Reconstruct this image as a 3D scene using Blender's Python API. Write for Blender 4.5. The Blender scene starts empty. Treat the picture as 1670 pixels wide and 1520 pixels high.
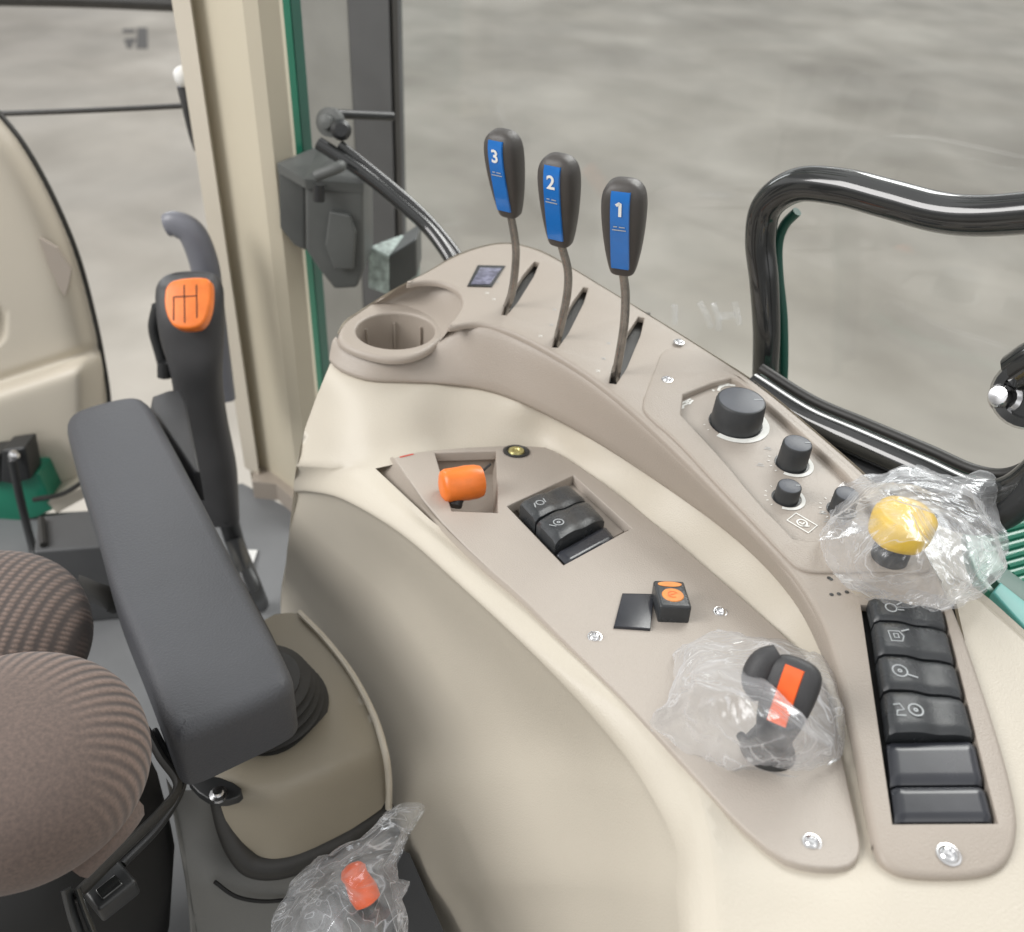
import bpy, bmesh, math, random
from mathutils import Vector, Matrix, noise
from mathutils.geometry import tessellate_polygon, delaunay_2d_cdt
import numpy as np

S = bpy.context.scene
COL = S.collection
R = math.radians
V = Vector
random.seed(7)

# ------------------------------------------------------------------ camera
W0, H0, FPX = 1670.0, 1520.0, 1500.0
PITCH, ROLL = R(37), R(3.6)
_r0 = V((1, 0, 0)); _u0 = V((0, math.sin(PITCH), math.cos(PITCH))); FWD = V((0, math.cos(PITCH), -math.sin(PITCH)))
RGT = _r0 * math.cos(ROLL) + _u0 * math.sin(ROLL)
UPV = _u0 * math.cos(ROLL) - _r0 * math.sin(ROLL)
cam_d = bpy.data.cameras.new('camera'); cam = bpy.data.objects.new('camera', cam_d); COL.objects.link(cam)
cam.matrix_world = Matrix((RGT, UPV, -FWD)).transposed().to_4x4()
cam_d.sensor_fit = 'HORIZONTAL'; cam_d.sensor_width = 36.0; cam_d.lens = 36.0 * FPX / W0
cam_d.clip_start = 0.02; cam_d.clip_end = 200
cam_d.dof.use_dof = True; cam_d.dof.focus_distance = 0.67; cam_d.dof.aperture_fstop = 6.7
S.camera = cam

# ------------------------------------------------------------------ light
world = bpy.data.worlds.new('World'); S.world = world; world.use_nodes = True
wn = world.node_tree.nodes; wl = world.node_tree.links
bg = wn['Background']
tc = wn.new('ShaderNodeTexCoord'); sp = wn.new('ShaderNodeSeparateXYZ'); rp = wn.new('ShaderNodeValToRGB')
wl.new(tc.outputs['Generated'], sp.inputs[0]); wl.new(sp.outputs['Z'], rp.inputs[0])
rp.color_ramp.interpolation = 'EASE'
for i_, (p_, c_) in enumerate([(0.0, (.30, .295, .285)), (.10, (.36, .355, .345)), (.17, (1.0, 1.0, 1.0)), (.36, (1.05, 1.05, 1.04)), (.43, (.40, .40, .40)), (.66, (.46, .46, .46)), (.72, (1.15, 1.15, 1.14)), (.90, (1.10, 1.10, 1.10)), (.95, (.6, .6, .6))]):  # bright bands added to the world ramp to give glossy tubes highlights
    e_ = rp.color_ramp.elements[i_] if i_ < 1 else rp.color_ramp.elements.new(p_) if i_ < 8 else rp.color_ramp.elements[-1]
    e_.position = p_; e_.color = (*c_, 1)
wl.new(rp.outputs[0], bg.inputs[0]); bg.inputs[1].default_value = 1.0

def area(name, loc, target, size, sy, power, col=(1, 1, 1)):
    d = bpy.data.lights.new(name, 'AREA'); o = bpy.data.objects.new(name, d); COL.objects.link(o)
    d.shape = 'RECTANGLE'; d.size = size; d.size_y = sy; d.energy = power; d.color = col
    o.location = loc; o.rotation_euler = (V(target) - V(loc)).to_track_quat('-Z', 'Y').to_euler()
    return o
area('hall_lamp', (1.5, 2.9, 1.7), (0.1, 0.6, -0.5), 1.8, 1.3, 88, (1.0, 0.985, 0.96))
area('hall_lamp_rear', (2.2, -2.2, 3.0), (0.1, 0.6, -0.5), 2.0, 2.0, 16, (1.0, 0.985, 0.95))
area('added_fill_front', (-1.9, 3.6, 0.9), (-0.2, 0.8, -0.6), 1.6, 1.2, 24, (0.95, 0.98, 1.0))  # added fill for the console's front corner, in place of window light
area('added_fill_left', (-2.8, -0.2, 1.5), (0.0, 0.7, -0.6), 1.8, 1.6, 92, (1.0, 0.98, 0.96))  # added fill to brighten the console wall, as if from the left door

S.view_settings.view_transform = 'Standard'; S.view_settings.look = 'None'
S.view_settings.exposure = 0.08; S.view_settings.gamma = 1.0
S.render.engine = 'CYCLES'
S.cycles.use_denoising = True; S.cycles.max_bounces = 10; S.cycles.transparent_max_bounces = 24
S.cycles.caustics_reflective = False; S.cycles.caustics_refractive = False

# ------------------------------------------------------------------ pixel -> world
def ray(px, py):
    return FWD + RGT * ((px - W0 / 2) / FPX) + UPV * ((H0 / 2 - py) / FPX)
def PL(px, py, n, d):                     # plane n.x = d
    r = ray(px, py); n = V(n); return r * (d / n.dot(r))
def PZ(px, py, z): return PL(px, py, (0, 0, 1), z)
def PY(px, py, y): return PL(px, py, (0, 1, 0), y)
def PK(px, py, k): return PL(px, py, (1, 1, 0), k)
def PD(px, py, t): return ray(px, py) * t
class Plane:
    def __init__(s, a, c, b=0.0): s.n = V((-b, -c, 1)).normalized(); s.d = s.n.dot(V((0, 0, a)))
    def at(s, px, py, off=0.0): return PL(px, py, s.n, s.d + off)
PU = Plane(-0.417 - 0.03 * 0.75, 0.03)
PP = Plane(-0.505 + 0.159 * 0.69, -0.159)
ZD = -0.442
PDK = Plane(ZD, 0.0)

# ------------------------------------------------------------------ materials
M = {}
def mat(name, col, rough=0.5, metal=0.0, bump=0.0, bscale=900, var=0.0, vscale=8, coat=0.0, spec=0.5, emit=None):
    m = bpy.data.materials.new(name); m.use_nodes = True
    nt = m.node_tree; b = nt.nodes['Principled BSDF']
    b.inputs['Base Color'].default_value = (*col, 1); b.inputs['Roughness'].default_value = rough
    b.inputs['Metallic'].default_value = metal; b.inputs['Coat Weight'].default_value = coat
    b.inputs['Specular IOR Level'].default_value = spec
    tcn = nt.nodes.new('ShaderNodeTexCoord')
    if var:
        n = nt.nodes.new('ShaderNodeTexNoise'); n.inputs['Scale'].default_value = vscale; n.inputs['Detail'].default_value = 6
        nt.links.new(tcn.outputs['Object'], n.inputs['Vector'])
        r = nt.nodes.new('ShaderNodeValToRGB')
        r.color_ramp.elements[0].position = 0.3; r.color_ramp.elements[1].position = 0.7
        r.color_ramp.elements[0].color = (*[c * (1 - var) for c in col], 1); r.color_ramp.elements[1].color = (*[min(1, c * (1 + var)) for c in col], 1)
        nt.links.new(n.outputs['Fac'], r.inputs[0]); nt.links.new(r.outputs[0], b.inputs['Base Color'])
        mr = nt.nodes.new('ShaderNodeMapRange'); mr.inputs['To Min'].default_value = max(0.02, rough - 0.08); mr.inputs['To Max'].default_value = rough + 0.1
        nt.links.new(n.outputs['Fac'], mr.inputs['Value']); nt.links.new(mr.outputs[0], b.inputs['Roughness'])
    if bump:
        n2 = nt.nodes.new('ShaderNodeTexNoise'); n2.inputs['Scale'].default_value = bscale; n2.inputs['Detail'].default_value = 3
        nt.links.new(tcn.outputs['Object'], n2.inputs['Vector'])
        bp = nt.nodes.new('ShaderNodeBump'); bp.inputs['Strength'].default_value = bump; bp.inputs['Distance'].default_value = 0.0006
        nt.links.new(n2.outputs['Fac'], bp.inputs['Height']); nt.links.new(bp.outputs[0], b.inputs['Normal'])
    M[name] = m; return m
mat('cream', (0.535, 0.490, 0.410), 0.42, bump=0.5, bscale=800, var=0.035, vscale=5)
mat('wall_taupe', (0.44, 0.405, 0.345), 0.45, bump=0.25, bscale=1100, var=0.04, vscale=5)
mat('taupe', (0.365, 0.318, 0.272), 0.40, bump=0.6, bscale=900, var=0.04, vscale=7)
mat('taupe_panel', (0.405, 0.36, 0.315), 0.43, bump=0.6, bscale=900, var=0.04, vscale=7)
mat('pillar_cream', (0.56, 0.51, 0.40), 0.5, bump=0.2, var=0.05, vscale=4)
mat('black', (0.022, 0.023, 0.024), 0.38, bump=0.2, var=0.15, vscale=20)
mat('void', (0.012, 0.012, 0.012), 0.8)
mat('rocker_black', (0.034, 0.037, 0.040), 0.26, bump=0.35, bscale=1500, var=0.2, vscale=40)
mat('blank_black', (0.028, 0.030, 0.037), 0.24, var=0.15, vscale=30)
mat('grip_brown', (0.060, 0.054, 0.050), 0.36, bump=0.4, bscale=1500, var=0.1, vscale=30)
mat('blue', (0.010, 0.15, 0.50), 0.18, var=0.08, vscale=60, coat=0.6)
mat('steel', (0.33, 0.31, 0.285), 0.22, metal=0.85, bump=0.5, bscale=500, var=0.25, vscale=80)
mat('chrome', (0.72, 0.72, 0.73), 0.18, metal=1.0, var=0.08, vscale=200)
mat('white_print', (0.80, 0.80, 0.76), 0.5, var=0.06, vscale=300)
mat('faint_print', (0.58, 0.55, 0.48), 0.5, var=0.2, vscale=300)
mat('icon_grey', (0.40, 0.42, 0.43), 0.5, var=0.1, vscale=300)
mat('orange', (0.80, 0.19, 0.025), 0.36, var=0.12, vscale=70, bump=0.15)
mat('orange_deep', (0.88, 0.12, 0.015), 0.35, var=0.12, vscale=70)
mat('amber', (0.72, 0.26, 0.06), 0.45, var=0.15, vscale=200)
mat('yellow', (0.90, 0.57, 0.0), 0.33, var=0.08, vscale=50)
mat('grey_pad', (0.054, 0.056, 0.063), 0.52, bump=1.0, bscale=520, var=0.10, vscale=12)
mat('grip_dark', (0.042, 0.042, 0.044), 0.5, bump=0.5, bscale=1200, var=0.12, vscale=20)
mat('blue_grey', (0.17, 0.175, 0.20), 0.35, var=0.08, vscale=20)
mat('knob_top', (0.085, 0.092, 0.108), 0.42, var=0.1, vscale=60, bump=0.2)
mat('knob_side', (0.035, 0.037, 0.039), 0.42, var=0.1, vscale=60, bump=0.2)
mat('rail_black', (0.018, 0.019, 0.019), 0.12, var=0.2, vscale=30, coat=0.6)
mat('green', (0.012, 0.19, 0.115), 0.35, var=0.1, vscale=15, coat=0.3)
mat('green_dark', (0.010, 0.085, 0.060), 0.4, var=0.1, vscale=15)
mat('teal', (0.10, 0.36, 0.33), 0.4, var=0.1, vscale=15)
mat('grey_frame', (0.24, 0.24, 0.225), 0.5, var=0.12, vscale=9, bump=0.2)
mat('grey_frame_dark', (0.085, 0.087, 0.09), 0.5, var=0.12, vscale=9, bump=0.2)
mat('grey_housing', (0.15, 0.15, 0.142), 0.5, bump=0.4, var=0.1, vscale=10)
mat('box_grey', (0.095, 0.10, 0.096), 0.5, bump=0.5, var=0.12, vscale=14)
mat('rubber', (0.026, 0.025, 0.023), 0.5, var=0.2, vscale=40)
mat('base_tan', (0.27, 0.24, 0.185), 0.42, bump=0.3, var=0.05, vscale=8)
mat('floor_mat', (0.16, 0.165, 0.17), 0.7, bump=0.6, bscale=400, var=0.15, vscale=6)
mat('paper', (0.7, 0.7, 0.68), 0.7, var=0.05, vscale=50)
mat('brass', (0.55, 0.50, 0.22), 0.35, metal=0.7, var=0.15, vscale=150)
mat('red', (0.55, 0.05, 0.03), 0.5, var=0.1)
mat('pale_label', (0.42, 0.50, 0.47), 0.5, var=0.45, vscale=90)
mat('display', (0.16, 0.16, 0.22), 0.25, var=0.5, vscale=120)
mat('grey_print', (0.12, 0.115, 0.11), 0.6, var=0.1)

def ground_mat():
    m = bpy.data.materials.new('concrete'); m.use_nodes = True; nt = m.node_tree; b = nt.nodes['Principled BSDF']
    t = nt.nodes.new('ShaderNodeTexCoord')
    def nz(scale, det, stretch=(1, 1, 1), dist=0.0):
        mp = nt.nodes.new('ShaderNodeMapping'); mp.inputs['Scale'].default_value = stretch; mp.inputs['Rotation'].default_value = (0, 0, 0.25)
        n = nt.nodes.new('ShaderNodeTexNoise'); n.inputs['Scale'].default_value = scale; n.inputs['Detail'].default_value = det; n.inputs['Distortion'].default_value = dist
        nt.links.new(t.outputs['Object'], mp.inputs[0]); nt.links.new(mp.outputs[0], n.inputs['Vector']); return n.outputs['Fac']
    def ramp(f, a, b_, p0, p1):
        r = nt.nodes.new('ShaderNodeValToRGB'); e = r.color_ramp.elements
        e[0].position = p0; e[1].position = p1; e[0].color = (*a, 1); e[1].color = (*b_, 1); nt.links.new(f, r.inputs[0]); return r.outputs[0]
    base = ramp(nz(1.3, 6, (.7, .7, 1), 0.3), (0.415, 0.383, 0.335), (0.54, 0.507, 0.455), 0.36, 0.66)
    fine = ramp(nz(2.2, 5, (.75, .6, 1), 0.3), (0.88, 0.88, 0.875), (1.09, 1.09, 1.09), 0.33, 0.67)
    stre = ramp(nz(0.8, 3, (.6, .6, 1), 0.3), (0.84, 0.835, 0.83), (1.12, 1.12, 1.11), 0.36, 0.64)
    def mul(a, b_):
        x = nt.nodes.new('ShaderNodeMix'); x.data_type = 'RGBA'; x.blend_type = 'MULTIPLY'; x.inputs['Factor'].default_value = 1
        nt.links.new(a, x.inputs['A']); nt.links.new(b_, x.inputs['B']); return x.outputs['Result']
    nt.links.new(mul(mul(base, fine), stre), b.inputs['Base Color']); b.inputs['Roughness'].default_value = 0.55
    return m
M['concrete'] = ground_mat()

def fabric_mat():
    m = bpy.data.materials.new('ribbed_fabric'); m.use_nodes = True; nt = m.node_tree; b = nt.nodes['Principled BSDF']
    uv = nt.nodes.new('ShaderNodeUVMap'); sep = nt.nodes.new('ShaderNodeSeparateXYZ'); nt.links.new(uv.outputs[0], sep.inputs[0])
    def sine(sock, k):
        a = nt.nodes.new('ShaderNodeMath'); a.operation = 'MULTIPLY'; a.inputs[1].default_value = k; nt.links.new(sock, a.inputs[0])
        s = nt.nodes.new('ShaderNodeMath'); s.operation = 'SINE'; nt.links.new(a.outputs[0], s.inputs[0]); return s.outputs[0]
    a = sine(sep.outputs['X'], 6.2832); c = sine(sep.outputs['Y'], 6.2832)
    r1 = nt.nodes.new('ShaderNodeMapRange'); r1.inputs['From Min'].default_value = -1; nt.links.new(a, r1.inputs['Value'])
    r2 = nt.nodes.new('ShaderNodeMapRange'); r2.inputs['From Min'].default_value = -1; r2.inputs['To Min'].default_value = 0.35; nt.links.new(c, r2.inputs['Value'])
    mm = nt.nodes.new('ShaderNodeMath'); mm.operation = 'MULTIPLY'; nt.links.new(r1.outputs[0], mm.inputs[0]); nt.links.new(r2.outputs[0], mm.inputs[1])
    cr = nt.nodes.new('ShaderNodeValToRGB'); e = cr.color_ramp.elements
    e[0].position = 0.05; e[1].position = 0.75; e[0].color = (0.058, 0.036, 0.029, 1); e[1].color = (0.225, 0.150, 0.118, 1)
    at = nt.nodes.new('ShaderNodeAttribute'); at.attribute_name = 'rib'
    fm = nt.nodes.new('ShaderNodeMix'); fm.inputs['A'].default_value = 0.42; nt.links.new(at.outputs['Fac'], fm.inputs['Factor']); nt.links.new(mm.outputs[0], fm.inputs['B'])
    nt.links.new(fm.outputs['Result'], cr.inputs[0])
    n = nt.nodes.new('ShaderNodeTexNoise'); n.inputs['Scale'].default_value = 420; n.inputs['Detail'].default_value = 3
    tcn = nt.nodes.new('ShaderNodeTexCoord'); nt.links.new(tcn.outputs['Object'], n.inputs['Vector'])
    mx = nt.nodes.new('ShaderNodeMix'); mx.data_type = 'RGBA'; mx.blend_type = 'MULTIPLY'; mx.inputs['Factor'].default_value = 0.75
    nt.links.new(cr.outputs[0], mx.inputs['A']); nt.links.new(n.outputs['Fac'], mx.inputs['B'])
    br = nt.nodes.new('ShaderNodeBrightContrast'); br.inputs['Bright'].default_value = 0.03; nt.links.new(mx.outputs['Result'], br.inputs[0])
    nt.links.new(br.outputs[0], b.inputs['Base Color']); b.inputs['Roughness'].default_value = 0.9
    b.inputs['Sheen Weight'].default_value = 0.1
    bp = nt.nodes.new('ShaderNodeBump'); bp.inputs['Distance'].default_value = 0.001; bp.inputs['Strength'].default_value = 0.6
    nt.links.new(fm.outputs['Result'], bp.inputs['Height']); nt.links.new(bp.outputs[0], b.inputs['Normal'])
    return m
M['fabric'] = fabric_mat()

def film_mat(name, op=0.16, edge=0.75, tint=(0.86, 0.88, 0.92)):
    m = bpy.data.materials.new(name); m.use_nodes = True; nt = m.node_tree
    for n in list(nt.nodes):
        if n.type != 'OUTPUT_MATERIAL': nt.nodes.remove(n)
    out = [n for n in nt.nodes if n.type == 'OUTPUT_MATERIAL'][0]
    tr = nt.nodes.new('ShaderNodeBsdfTransparent'); tr.inputs[0].default_value = (0.97, 0.975, 0.98, 1)
    di = nt.nodes.new('ShaderNodeBsdfDiffuse'); di.inputs[0].default_value = (*tint, 1)
    tl = nt.nodes.new('ShaderNodeBsdfTranslucent'); tl.inputs[0].default_value = (*tint, 1)
    gl = nt.nodes.new('ShaderNodeBsdfGlossy'); gl.inputs['Roughness'].default_value = 0.16; gl.inputs[0].default_value = (0.9, 0.92, 0.95, 1)
    lw = nt.nodes.new('ShaderNodeLayerWeight'); lw.inputs['Blend'].default_value = 0.35
    t = nt.nodes.new('ShaderNodeTexCoord'); n = nt.nodes.new('ShaderNodeTexNoise'); n.inputs['Scale'].default_value = 13; n.inputs['Detail'].default_value = 2; n.inputs['Distortion'].default_value = 2.6
    nt.links.new(t.outputs['Object'], n.inputs['Vector'])
    v = nt.nodes.new('ShaderNodeTexVoronoi'); v.feature = 'DISTANCE_TO_EDGE'; v.inputs['Scale'].default_value = 13
    mxv = nt.nodes.new('ShaderNodeMix'); mxv.data_type = 'VECTOR'; mxv.inputs['Factor'].default_value = 0.10
    nt.links.new(t.outputs['Object'], mxv.inputs['A']); nt.links.new(n.outputs['Color'], mxv.inputs['B']); nt.links.new(mxv.outputs['Result'], v.inputs['Vector'])
    mr = nt.nodes.new('ShaderNodeMapRange'); mr.inputs['From Min'].default_value = 0.0; mr.inputs['From Max'].default_value = 0.022; mr.inputs['To Min'].default_value = 0.42; mr.inputs['To Max'].default_value = 0.0
    nt.links.new(v.outputs['Distance'], mr.inputs['Value'])
    bp = nt.nodes.new('ShaderNodeBump'); bp.inputs['Strength'].default_value = 1.0; bp.inputs['Distance'].default_value = 0.008
    nt.links.new(n.outputs['Fac'], bp.inputs['Height'])
    nt.links.new(bp.outputs[0], gl.inputs['Normal']); nt.links.new(bp.outputs[0], lw.inputs['Normal'])
    cl = nt.nodes.new('ShaderNodeMapRange'); cl.inputs['From Min'].default_value = 0.35; cl.inputs['From Max'].default_value = 0.75; cl.inputs['To Min'].default_value = 0.0; cl.inputs['To Max'].default_value = 0.26
    nt.links.new(n.outputs['Fac'], cl.inputs['Value'])
    f = nt.nodes.new('ShaderNodeMath'); f.operation = 'MULTIPLY_ADD'; f.inputs[1].default_value = edge; f.inputs[2].default_value = op; nt.links.new(lw.outputs['Facing'], f.inputs[0])
    g = nt.nodes.new('ShaderNodeMath'); g.operation = 'ADD'; nt.links.new(f.outputs[0], g.inputs[0]); nt.links.new(mr.outputs[0], g.inputs[1])
    g2 = nt.nodes.new('ShaderNodeMath'); g2.operation = 'ADD'; g2.use_clamp = True; nt.links.new(g.outputs[0], g2.inputs[0]); nt.links.new(cl.outputs[0], g2.inputs[1])
    m1 = nt.nodes.new('ShaderNodeMixShader'); m1.inputs[0].default_value = 0.45; nt.links.new(di.outputs[0], m1.inputs[1]); nt.links.new(tl.outputs[0], m1.inputs[2])
    m2 = nt.nodes.new('ShaderNodeMixShader'); m2.inputs[0].default_value = 0.32; nt.links.new(m1.outputs[0], m2.inputs[1]); nt.links.new(gl.outputs[0], m2.inputs[2])
    m3 = nt.nodes.new('ShaderNodeMixShader'); nt.links.new(g2.outputs[0], m3.inputs[0]); nt.links.new(tr.outputs[0], m3.inputs[1]); nt.links.new(m2.outputs[0], m3.inputs[2])
    nt.links.new(m3.outputs[0], out.inputs[0]); M[name] = m
film_mat('film', 0.06, 0.38, (0.95, 0.96, 0.99))
film_mat('film_clear', 0.0, 0.36, (0.93, 0.95, 0.99))
def glass_mat():
    m = bpy.data.materials.new('window_glass'); m.use_nodes = True; nt = m.node_tree
    for n in list(nt.nodes):
        if n.type != 'OUTPUT_MATERIAL': nt.nodes.remove(n)
    out = [n for n in nt.nodes if n.type == 'OUTPUT_MATERIAL'][0]
    tr = nt.nodes.new('ShaderNodeBsdfTransparent'); tr.inputs[0].default_value = (0.955, 0.965, 0.96, 1)
    gl = nt.nodes.new('ShaderNodeBsdfGlossy'); gl.inputs['Roughness'].default_value = 0.02
    lw = nt.nodes.new('ShaderNodeLayerWeight'); pw = nt.nodes.new('ShaderNodeMath'); pw.operation = 'POWER'; pw.inputs[1].default_value = 5; nt.links.new(lw.outputs['Facing'], pw.inputs[0]); fr = nt.nodes.new('ShaderNodeMath'); fr.operation = 'MULTIPLY_ADD'; fr.inputs[1].default_value = 0.5; fr.inputs[2].default_value = 0.03; nt.links.new(pw.outputs[0], fr.inputs[0])
    mx = nt.nodes.new('ShaderNodeMixShader'); nt.links.new(fr.outputs[0], mx.inputs[0]); nt.links.new(tr.outputs[0], mx.inputs[1]); nt.links.new(gl.outputs[0], mx.inputs[2])
    nt.links.new(mx.outputs[0], out.inputs[0]); M['glass'] = m
glass_mat()
film_mat('reflection_film', 0.10, 0.0)  # pale film for the reflection strokes drawn on the pane

# ------------------------------------------------------------------ object helpers
def thing(name, label, cat, loc=(0, 0, 0), group=None):
    o = bpy.data.objects.new(name, None); COL.objects.link(o); o.location = loc; o.empty_display_size = 0.03
    o['label'] = label; o['category'] = cat
    if group: o['group'] = group
    return o
def tag(o, label, cat, group=None):
    o['label'] = label; o['category'] = cat
    if group: o['group'] = group
    return o
def ptrans(p):
    t = V((0, 0, 0))
    while p is not None: t += p.location; p = p.parent
    return t
def mk(name, verts, faces, m, parent=None, smooth=45, label=None, origin=None):
    me = bpy.data.meshes.new(name)
    off = ptrans(parent) if parent is not None else V((0, 0, 0))
    o0 = V(origin) if origin is not None else off
    me.from_pydata([tuple(V(v) - o0) for v in verts], [], [tuple(f) for f in faces])
    me.validate(); me.update()
    if smooth is not None:
        for p in me.polygons: p.use_smooth = True
        if smooth < 180: me.set_sharp_from_angle(angle=R(smooth))
    me.materials.append(M[m])
    o = bpy.data.objects.new(name, me); COL.objects.link(o)
    if parent is not None: o.parent = parent
    o.location = o0 - off
    if label: o['label'] = label
    return o
def fixn(o):
    bm = bmesh.new(); bm.from_mesh(o.data); bmesh.ops.recalc_face_normals(bm, faces=bm.faces); bm.to_mesh(o.data); bm.free(); return o
class MB:
    def __init__(s): s.v = []; s.f = []
    def add(s, v, f):
        b = len(s.v); s.v += list(v); s.f += [tuple(i + b for i in q) for q in f]; return s
    def build(s, name, m, parent=None, smooth=45, label=None, origin=None): return mk(name, s.v, s.f, m, parent, smooth, label, origin)

def catmull(pts, n):                       # open, n samples by index parameter; pts any-dim tuples/Vectors
    P = [np.array(p, float) for p in pts]; P = [2 * P[0] - P[1]] + P + [2 * P[-1] - P[-2]]
    out = []; segs = len(P) - 3
    for i in range(n):
        t = i / (n - 1) * segs; k = min(int(t), segs - 1); u = t - k
        a, b, c, d = P[k:k + 4]
        out.append(0.5 * (2 * b + (c - a) * u + (2 * a - 5 * b + 4 * c - d) * u * u + (3 * b - a - 3 * c + d) * u ** 3))
    return out
def arcres(pts, n):                        # resample by arc length
    d = catmull(pts, n * 6); L = [0]
    for i in range(1, len(d)): L.append(L[-1] + float(np.linalg.norm(d[i] - d[i - 1])))
    out = []; j = 0
    for i in range(n):
        t = L[-1] * i / (n - 1)
        while j < len(L) - 2 and L[j + 1] < t: j += 1
        u = (t - L[j]) / max(1e-9, L[j + 1] - L[j]); out.append(d[j] * (1 - u) + d[j + 1] * u)
    return out
def chaikin(p, it=2):
    p = [tuple(x) for x in p]
    for _ in range(it):
        q = []
        for i in range(len(p)):
            a, b = p[i], p[(i + 1) % len(p)]
            q.append(tuple(a[k] * .75 + b[k] * .25 for k in range(len(a)))); q.append(tuple(a[k] * .25 + b[k] * .75 for k in range(len(a))))
        p = q
    return p
def loftw(curves, nu=60, nv=None, arc=False):    # world-space curves -> verts, faces (spline across)
    cs = [(arcres if arc else catmull)(c, nu) for c in curves]
    if nv is None: nv = len(cs)
    rows = []
    for i in range(nu):
        col = [c[i] for c in cs]
        rows.append(catmull(col, nv) if nv != len(cs) else col)
    v = [V(rows[i][j]) for i in range(nu) for j in range(nv)]
    f = [(i * nv + j, i * nv + j + 1, (i + 1) * nv + j + 1, (i + 1) * nv + j) for i in range(nu - 1) for j in range(nv - 1)]
    return v, f
def tubev(pts, r, seg=14, n=None, cap=True, flat=1.0):
    if n: pts = catmull(pts, n)
    pts = [V(p) for p in pts]; N = len(pts); v = []; f = []
    rr = r if callable(r) else (lambda t: r)
    up = V((0, 0, 1)); t0 = (pts[1] - pts[0]).normalized()
    if abs(t0.dot(up)) > .95: up = V((1, 0, 0))
    nrm = (up - t0 * up.dot(t0)).normalized()
    for i, p in enumerate(pts):
        t = (pts[min(i + 1, N - 1)] - pts[max(i - 1, 0)]).normalized()
        nrm = (nrm - t * nrm.dot(t)).normalized(); b = t.cross(nrm); q = rr(i / (N - 1))
        for k in range(seg):
            a = 2 * math.pi * k / seg; v.append(p + (nrm * math.cos(a) + b * math.sin(a) * flat) * q)
    for i in range(N - 1):
        for k in range(seg):
            k2 = (k + 1) % seg; f.append((i * seg + k, i * seg + k2, (i + 1) * seg + k2, (i + 1) * seg + k))
    if cap: f.append(tuple(range(seg))[::-1]); f.append(tuple(range((N - 1) * seg, N * seg)))
    return v, f
def lathev(profile, o, axis=(0, 0, 1), seg=32, cap0=True, cap1=True, wob=None):
    ax = V(axis).normalized(); x = ax.orthogonal().normalized(); y = ax.cross(x); o = V(o); v = []; f = []
    for j, (r, h) in enumerate(profile):
        for k in range(seg):
            a = 2 * math.pi * k / seg; rr = r * (1 + (wob(a, j) if wob else 0)); v.append(o + ax * h + (x * math.cos(a) + y * math.sin(a)) * rr)
    n = len(profile)
    for j in range(n - 1):
        for k in range(seg):
            k2 = (k + 1) % seg; f.append((j * seg + k, j * seg + k2, (j + 1) * seg + k2, (j + 1) * seg + k))
    if cap0: f.append(tuple(range(seg))[::-1])
    if cap1: f.append(tuple(range((n - 1) * seg, n * seg)))
    return v, f
class Fr:                                   # orthonormal frame, millimetres
    def __init__(s, o, x, n):
        s.o = V(o); s.n = V(n).normalized(); x = V(x); s.x = (x - s.n * x.dot(s.n)).normalized(); s.y = s.n.cross(s.x)
    def __call__(s, x, y, h=0.0): return s.o + (s.x * x + s.y * y + s.n * h) * 0.001
    def inv(s, p): d = (V(p) - s.o) * 1000; return d.dot(s.x), d.dot(s.y)
def frame(pl, a, b, off=0.0):
    A = pl.at(*a, off); B = pl.at(*b, off); return Fr(A, B - A, pl.n)
def sarea(p): return sum(p[i][0] * p[(i + 1) % len(p)][1] - p[(i + 1) % len(p)][0] * p[i][1] for i in range(len(p))) / 2
def inset(p, d):
    n = len(p); out = []
    for i in range(n):
        a, b, c = V(p[i - 1]), V(p[i]), V(p[(i + 1) % n])
        e1 = (b - a); e2 = (c - b)
        if e1.length < 1e-6: e1 = e2
        if e2.length < 1e-6: e2 = e1
        e1 = e1.normalized(); e2 = e2.normalized()
        m = V((-e1.y - e2.y, e1.x + e2.x)); 
        if m.length < 1e-6: m = V((-e1.y, e1.x))
        m.normalize(); k = 1 / max(0.5, m.dot(V((-e1.y, e1.x)))); out.append(tuple(b + m * d * k))
    return out
def slabv(F, outline, holes=(), top=0.0, thick=6.0, bev=1.5, K=4, hbev=None, bottom=False):
    """flat slab in frame F (mm); outline/holes lists of (x, y)"""
    loops = []
    for i, p in enumerate([outline] + list(holes)):
        p = [tuple(q) for q in p]; a = sarea(p)
        if (i == 0 and a < 0) or (i > 0 and a > 0): p = p[::-1]
        loops.append(p)
    v = []; f = []; tops = []
    for i, p in enumerate(loops):
        b = bev if (i == 0 or hbev is None) else hbev
        rings = [(0.0, top - thick)] + [(b * (1 - math.cos(k / K * math.pi / 2)), top - b * (1 - math.sin(k / K * math.pi / 2))) for k in range(K + 1)]
        base = len(v); n = len(p)
        for d, h in rings:
            for q in inset(p, d) if d > 0 else p: v.append(F(q[0], q[1], h))
        for r in range(len(rings) - 1):
            for k in range(n):
                k2 = (k + 1) % n; f.append((base + r * n + k, base + r * n + k2, base + (r + 1) * n + k2, base + (r + 1) * n + k))
        tops.append((base + (len(rings) - 1) * n, inset(p, b)))
        if bottom and i == 0: f.append(tuple(base + k for k in range(n))[::-1])
    idx = []
    for b0, q in tops: idx += [b0 + k for k in range(len(q))]
    tri = tessellate_polygon([[V((x, y, 0)) for x, y in q] for b0, q in tops])
    flat = [x for b0, q in tops for x in q]
    for t in tri:
        a = sarea([flat[i] for i in t]); t = t if a > 0 else t[::-1]; f.append(tuple(idx[i] for i in t))
    return v, f
def onpl(pl, F, pts, off=0.0): return [F.inv(pl.at(x, y, off)) for x, y in pts]
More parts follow.
